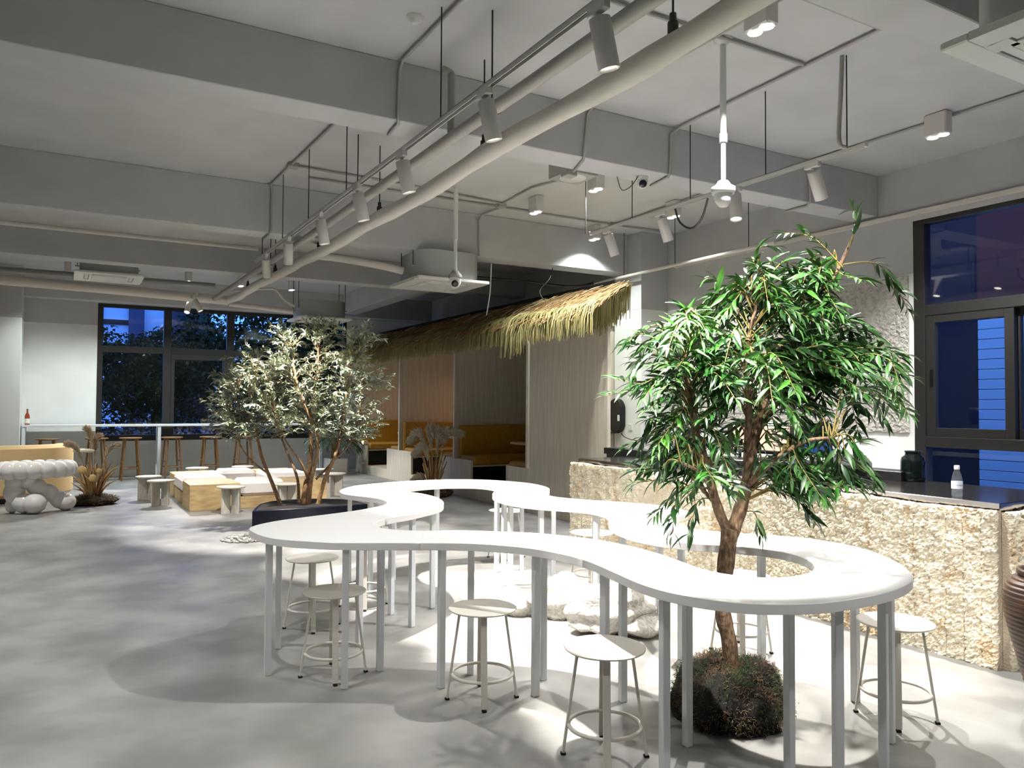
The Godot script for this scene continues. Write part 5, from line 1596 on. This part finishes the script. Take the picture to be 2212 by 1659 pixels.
func olive_tree():
	rng.seed = 1296
	var O := Vector3(2.46, 0.285, -9.35)
	var t := thing("olive_tree", "multi-stemmed olive tree with silvery leaves in the navy planter", "tree", O)
	var R := Vector3(0.867, 0, 0.498)
	var D := Vector3(0.498, 0, -0.867)
	var P := func(u: float, v: float, w: float) -> Vector3: return R * u + D * w + Vector3(0, v - 0.285, 0)
	var pale := smat("olive_bark", Color(0.66, 0.53, 0.38), 0.8)
	tri(pale, noise_tex(0.02, Color(0.6, 0.55, 0.5), Color(1, 1, 1), 61), Vector3(6, 2, 6))
	var skel := []
	var stems := [
		[[0.02, 0.28, 0], [0.05, 0.55, 0.02], [0.10, 0.9, 0.02], [0.10, 1.3, 0.0], [0.14, 1.65, -0.02], [0.18, 2.0, 0.0], [0.16, 2.35, 0.02]],
		[[-0.25, 0.28, 0.02], [-0.36, 0.55, 0.02], [-0.48, 0.85, 0.0], [-0.53, 1.05, 0.0], [-0.62, 1.3, 0.03], [-0.60, 1.65, 0.05], [-0.55, 2.0, 0.02]],
		[[0.08, 0.28, 0.02], [0.12, 0.6, -0.04], [0.20, 0.9, -0.08], [0.18, 1.2, -0.1], [0.05, 1.5, -0.12], [-0.06, 1.8, -0.1], [-0.12, 2.2, -0.08]],
		[[0.20, 0.28, -0.03], [0.28, 0.6, -0.02], [0.40, 0.92, 0.04], [0.46, 1.25, 0.08], [0.50, 1.6, 0.10], [0.55, 2.0, 0.08], [0.64, 2.3, 0.05]],
		[[-0.05, 0.28, 0.06], [-0.08, 0.6, 0.10], [-0.22, 0.9, 0.16], [-0.34, 1.2, 0.2], [-0.36, 1.6, 0.2], [-0.30, 2.0, 0.16]],
		[[0.10, 0.5, 0.05], [0.02, 0.8, -0.1], [-0.16, 1.1, -0.18], [-0.28, 1.5, -0.22], [-0.34, 1.9, -0.2]],
		[[0.16, 0.6, 0.03], [0.34, 0.8, 0.10], [0.56, 1.05, 0.12], [0.66, 1.4, 0.10], [0.70, 1.8, 0.06]],
		[[-0.40, 0.66, 0.02], [-0.62, 0.85, -0.04], [-0.76, 1.1, -0.06], [-0.80, 1.45, -0.05], [-0.74, 1.8, -0.05]]]
	for i in stems.size():
		var pts := []
		for q in stems[i]: pts.append(P.call(q[0], q[1], q[2]))
		var path := smooth_path(pts, 5)
		var rr := []
		var r0: float = [0.040, 0.026, 0.03, 0.028, 0.02, 0.015, 0.014, 0.013][i]
		for k in path.size():
			rr.append(lerpf(r0, 0.005, float(k) / (path.size() - 1)))
			if path[k].y > 0.75: skel.append(path[k])
		part(t, "stem" if i < 4 else "branch", tubem(path, rr, 10), pale)
	var ts := st_new()
	var xf := []
	var cols := []
	for k in 640:
		var base: Vector3 = skel[rng.randi() % skel.size()]
		var u := base.dot(R)
		var d := (Vector3(rng.randfn() * 0.8, rng.randf_range(0.0, 1.1), rng.randfn() * 0.8) + R * u * 0.9).normalized()
		var L := rng.randf_range(0.18, 0.42)
		var pts := [base, base + d * L * 0.55 + Vector3(0, 0.03, 0), base + d * L + Vector3(0, rng.randf_range(-0.02, 0.06), 0)]
		if pts[2].y > 2.25: pts[2].y = 2.25 - rng.randf() * 0.1
		var path := smooth_path(pts, 6)
		tube(ts, path, 0.0028, 4, false)
		for j in range(3, path.size()):
			var dd: Vector3 = (path[j] - path[j - 1]).normalized()
			for s in [-1.0, 1.0]:
				var lat = dd.cross(Vector3(rng.randfn() * 0.5, 1, rng.randfn() * 0.5)).normalized() * s
				var ld = (lat * rng.randf_range(0.5, 1.0) + dd * 0.8 + Vector3(0, rng.randf_range(-0.3, 0.4), 0)).normalized()
				var LL := rng.randf_range(0.05, 0.085)
				xf.append(Transform3D(along(ld, Vector3(rng.randfn() * 0.6, 1, rng.randfn() * 0.6).normalized()).scaled_local(Vector3.ONE * LL), path[j]))
				var g := rng.randf_range(0.65, 1.25)
				cols.append((Color(0.21, 0.245, 0.15) if rng.randf() < 0.6 else Color(0.42, 0.45, 0.37)) * g)
	part(t, "twigs", done(ts), pale).set_meta("kind", "stuff")
	multi(t, "foliage", leaf_mesh(0.27), M.foliage, xf, cols)

# ---------------------------------------------------------------- dried arrangements
func plume(parent: Node, pts: Array, rad: float, count: int, col: Color, seed_: int):
	var path := smooth_path(pts, 8)
	var stem := part(parent, "plume_stem", tubem(path, 0.005, 5), M.straw_stem)
	var xf := []
	var cols := []
	var n := path.size()
	for i in count:
		var u := rng.randf_range(0.42, 1.0)
		var k := mini(int(u * (n - 1)), n - 2)
		var p: Vector3 = path[k].lerp(path[k + 1], rng.randf())
		var d: Vector3 = (path[k + 1] - path[k]).normalized()
		var s := sin((u - 0.5) * PI / 0.5 * 0.95 + 0.05)
		var o := Vector3(rng.randfn(), rng.randfn(), rng.randfn()).normalized()
		var dir := (d * 1.5 + o * 0.6 + Vector3(0, -0.35, 0)).normalized()
		xf.append(Transform3D(along(dir).scaled_local(Vector3(rad * (0.6 + s) * rng.randf_range(0.8, 1.5), 1, 1)), p + o * rad * 0.25 * maxf(s, 0.1)))
		cols.append(col * rng.randf_range(0.7, 1.2))
	multi(stem, "plume", hair_mesh(), M.straw, xf, cols)

func hair_mesh() -> ArrayMesh:
	var st := st_new()
	tube(st, [Vector3(0, 0, 0), Vector3(0.5, 0.004, 0), Vector3(1, -0.004, 0)], [0.006, 0.005, 0.0025], 3, false)
	return done(st)

func mound(t: Node3D, rx: float, h: float, rz: float, col: Color):
	var body := blob(Vector3(rx, h, rz), 0.2, 0.4, 9, 18)
	part(t, "moss_base", body, smat("dry_moss%d" % rng.randi(), col, 0.95), Vector3(0, h * 0.6, 0))
	var arr := body.surface_get_arrays(0)
	var vs: PackedVector3Array = arr[Mesh.ARRAY_VERTEX]
	var xf := []
	var cols := []
	for i in 1500:
		var k := rng.randi() % vs.size()
		var p := vs[k] + Vector3(0, h * 0.6, 0)
		if p.y < 0.005: continue
		xf.append(Transform3D(along(Vector3(rng.randfn(), absf(rng.randfn()), rng.randfn())).scaled(Vector3.ONE * rng.randf_range(0.02, 0.05)), p))
		cols.append(Color(0.16, 0.10, 0.04) * rng.randf_range(0.5, 1.4))
	multi(t, "moss", curl_mesh(), M.straw, xf, cols)

func pampas_groups():
	rng.seed = 1333
	smat("straw_stem", Color(0.52, 0.42, 0.24), 0.8)
	var a := thing("dried_arrangement", "dried grasses and pampas plumes on a mossy base beside the cream sofa", "dried flowers", Vector3(0.36, 0, -13.1))
	mound(a, 0.34, 0.09, 0.26, Color(0.20, 0.13, 0.06))
	for q in [[-0.05, 1.12, -0.10, 0.0], [-0.22, 0.92, -0.35, 0.1], [0.18, 0.88, 0.30, 0.0], [0.02, 1.0, 0.05, -0.1]]:
		plume(a, [Vector3(0, 0.08, 0), Vector3(q[0] * 0.5, q[1] * 0.55, q[3]), Vector3(q[0], q[1] * 0.9, q[3]), Vector3(q[2], q[1], q[3])], 0.05, 420, Color(0.50, 0.38, 0.26), 1)
	for i in 46:
		var an := rng.randf() * TAU
		var L := rng.randf_range(0.3, 0.75)
		var r := rng.randf_range(0.12, 0.38)
		var col = [Color(0.36, 0.22, 0.08), Color(0.48, 0.35, 0.15), Color(0.26, 0.12, 0.05)][i % 3]
		var st := st_new()
		tube(st, smooth_path([Vector3(cos(an) * 0.06, 0.06, sin(an) * 0.05), Vector3(cos(an) * r * 0.5, L * 0.6, sin(an) * r * 0.5), Vector3(cos(an) * r, L * rng.randf_range(0.7, 1.0), sin(an) * r)], 5), [0.004, 0.005, 0.009, 0.012, 0.014, 0.014, 0.013, 0.011, 0.008, 0.005, 0.002], 5)
		var key := "grass%d" % (i % 3)
		if not M.has(key): smat(key, col.linear_to_srgb(), 0.8)
		part(a, "grass_blade", done(st), M[key])
	for q in [[Vector3(-0.16, 0.52, 0.16), 0.06], [Vector3(-0.02, 0.40, 0.2), 0.055], [Vector3(0.06, 0.5, 0.12), 0.04]]:
		part(a, "seed_head", blob(Vector3(q[1], q[1] * 1.1, q[1]), 0.15, 1.0, 4, 12), smat("seed%d" % rng.randi(), Color(0.78, 0.66, 0.42), 0.8), q[0])
	part(a, "pale_bract", blob(Vector3(0.14, 0.035, 0.07), 0.1, 0.5, 6, 12), smat("bract", Color(0.88, 0.84, 0.74), 0.8), Vector3(-0.14, 0.80, 0.05))
	var b := thing("dried_arrangement", "pampas grass arrangement on the floor in front of the booths", "dried flowers", Vector3(5.25, 0, -11.75))
	mound(b, 0.36, 0.10, 0.28, Color(0.16, 0.11, 0.06))
	for q in [[-0.30, 1.02, -0.52, 0.92], [-0.20, 0.80, -0.40, 0.70], [-0.06, 1.0, -0.02, 1.05], [0.12, 0.98, 0.16, 1.0], [0.30, 1.05, 0.55, 1.08], [-0.25, 0.30, -0.45, 0.22]]:
		plume(b, [Vector3(0, 0.08, 0), Vector3(q[0] * 0.15, q[1] * 0.6, q[0] * 0.5), Vector3(q[0] * 0.3, q[1], q[0] * 1.1), Vector3(q[2] * 0.3, q[3], q[2] * 1.2)], 0.085, 1500, Color(0.62, 0.53, 0.41), 2)
	for i in 60:
		var an := rng.randf() * TAU
		var L := rng.randf_range(0.35, 0.8)
		var r := rng.randf_range(0.08, 0.26)
		var key := "grass%d" % (i % 3)
		part(b, "grass_blade", tubem(smooth_path([Vector3(cos(an) * 0.08, 0.06, sin(an) * 0.07), Vector3(cos(an) * r * 0.6, L * 0.6, sin(an) * r * 0.6), Vector3(cos(an) * r, L, sin(an) * r)], 4), 0.007, 5), M[key])
	for i in 14:
		var an := rng.randf() * TAU
		var o := part(b, "dry_leaf", leaf_mesh(0.5), M.grass1, Vector3(cos(an) * 0.2, 0.14, sin(an) * 0.18))
		o.basis = along(Vector3(cos(an), 0.5, sin(an))).scaled_local(Vector3.ONE * 0.2)
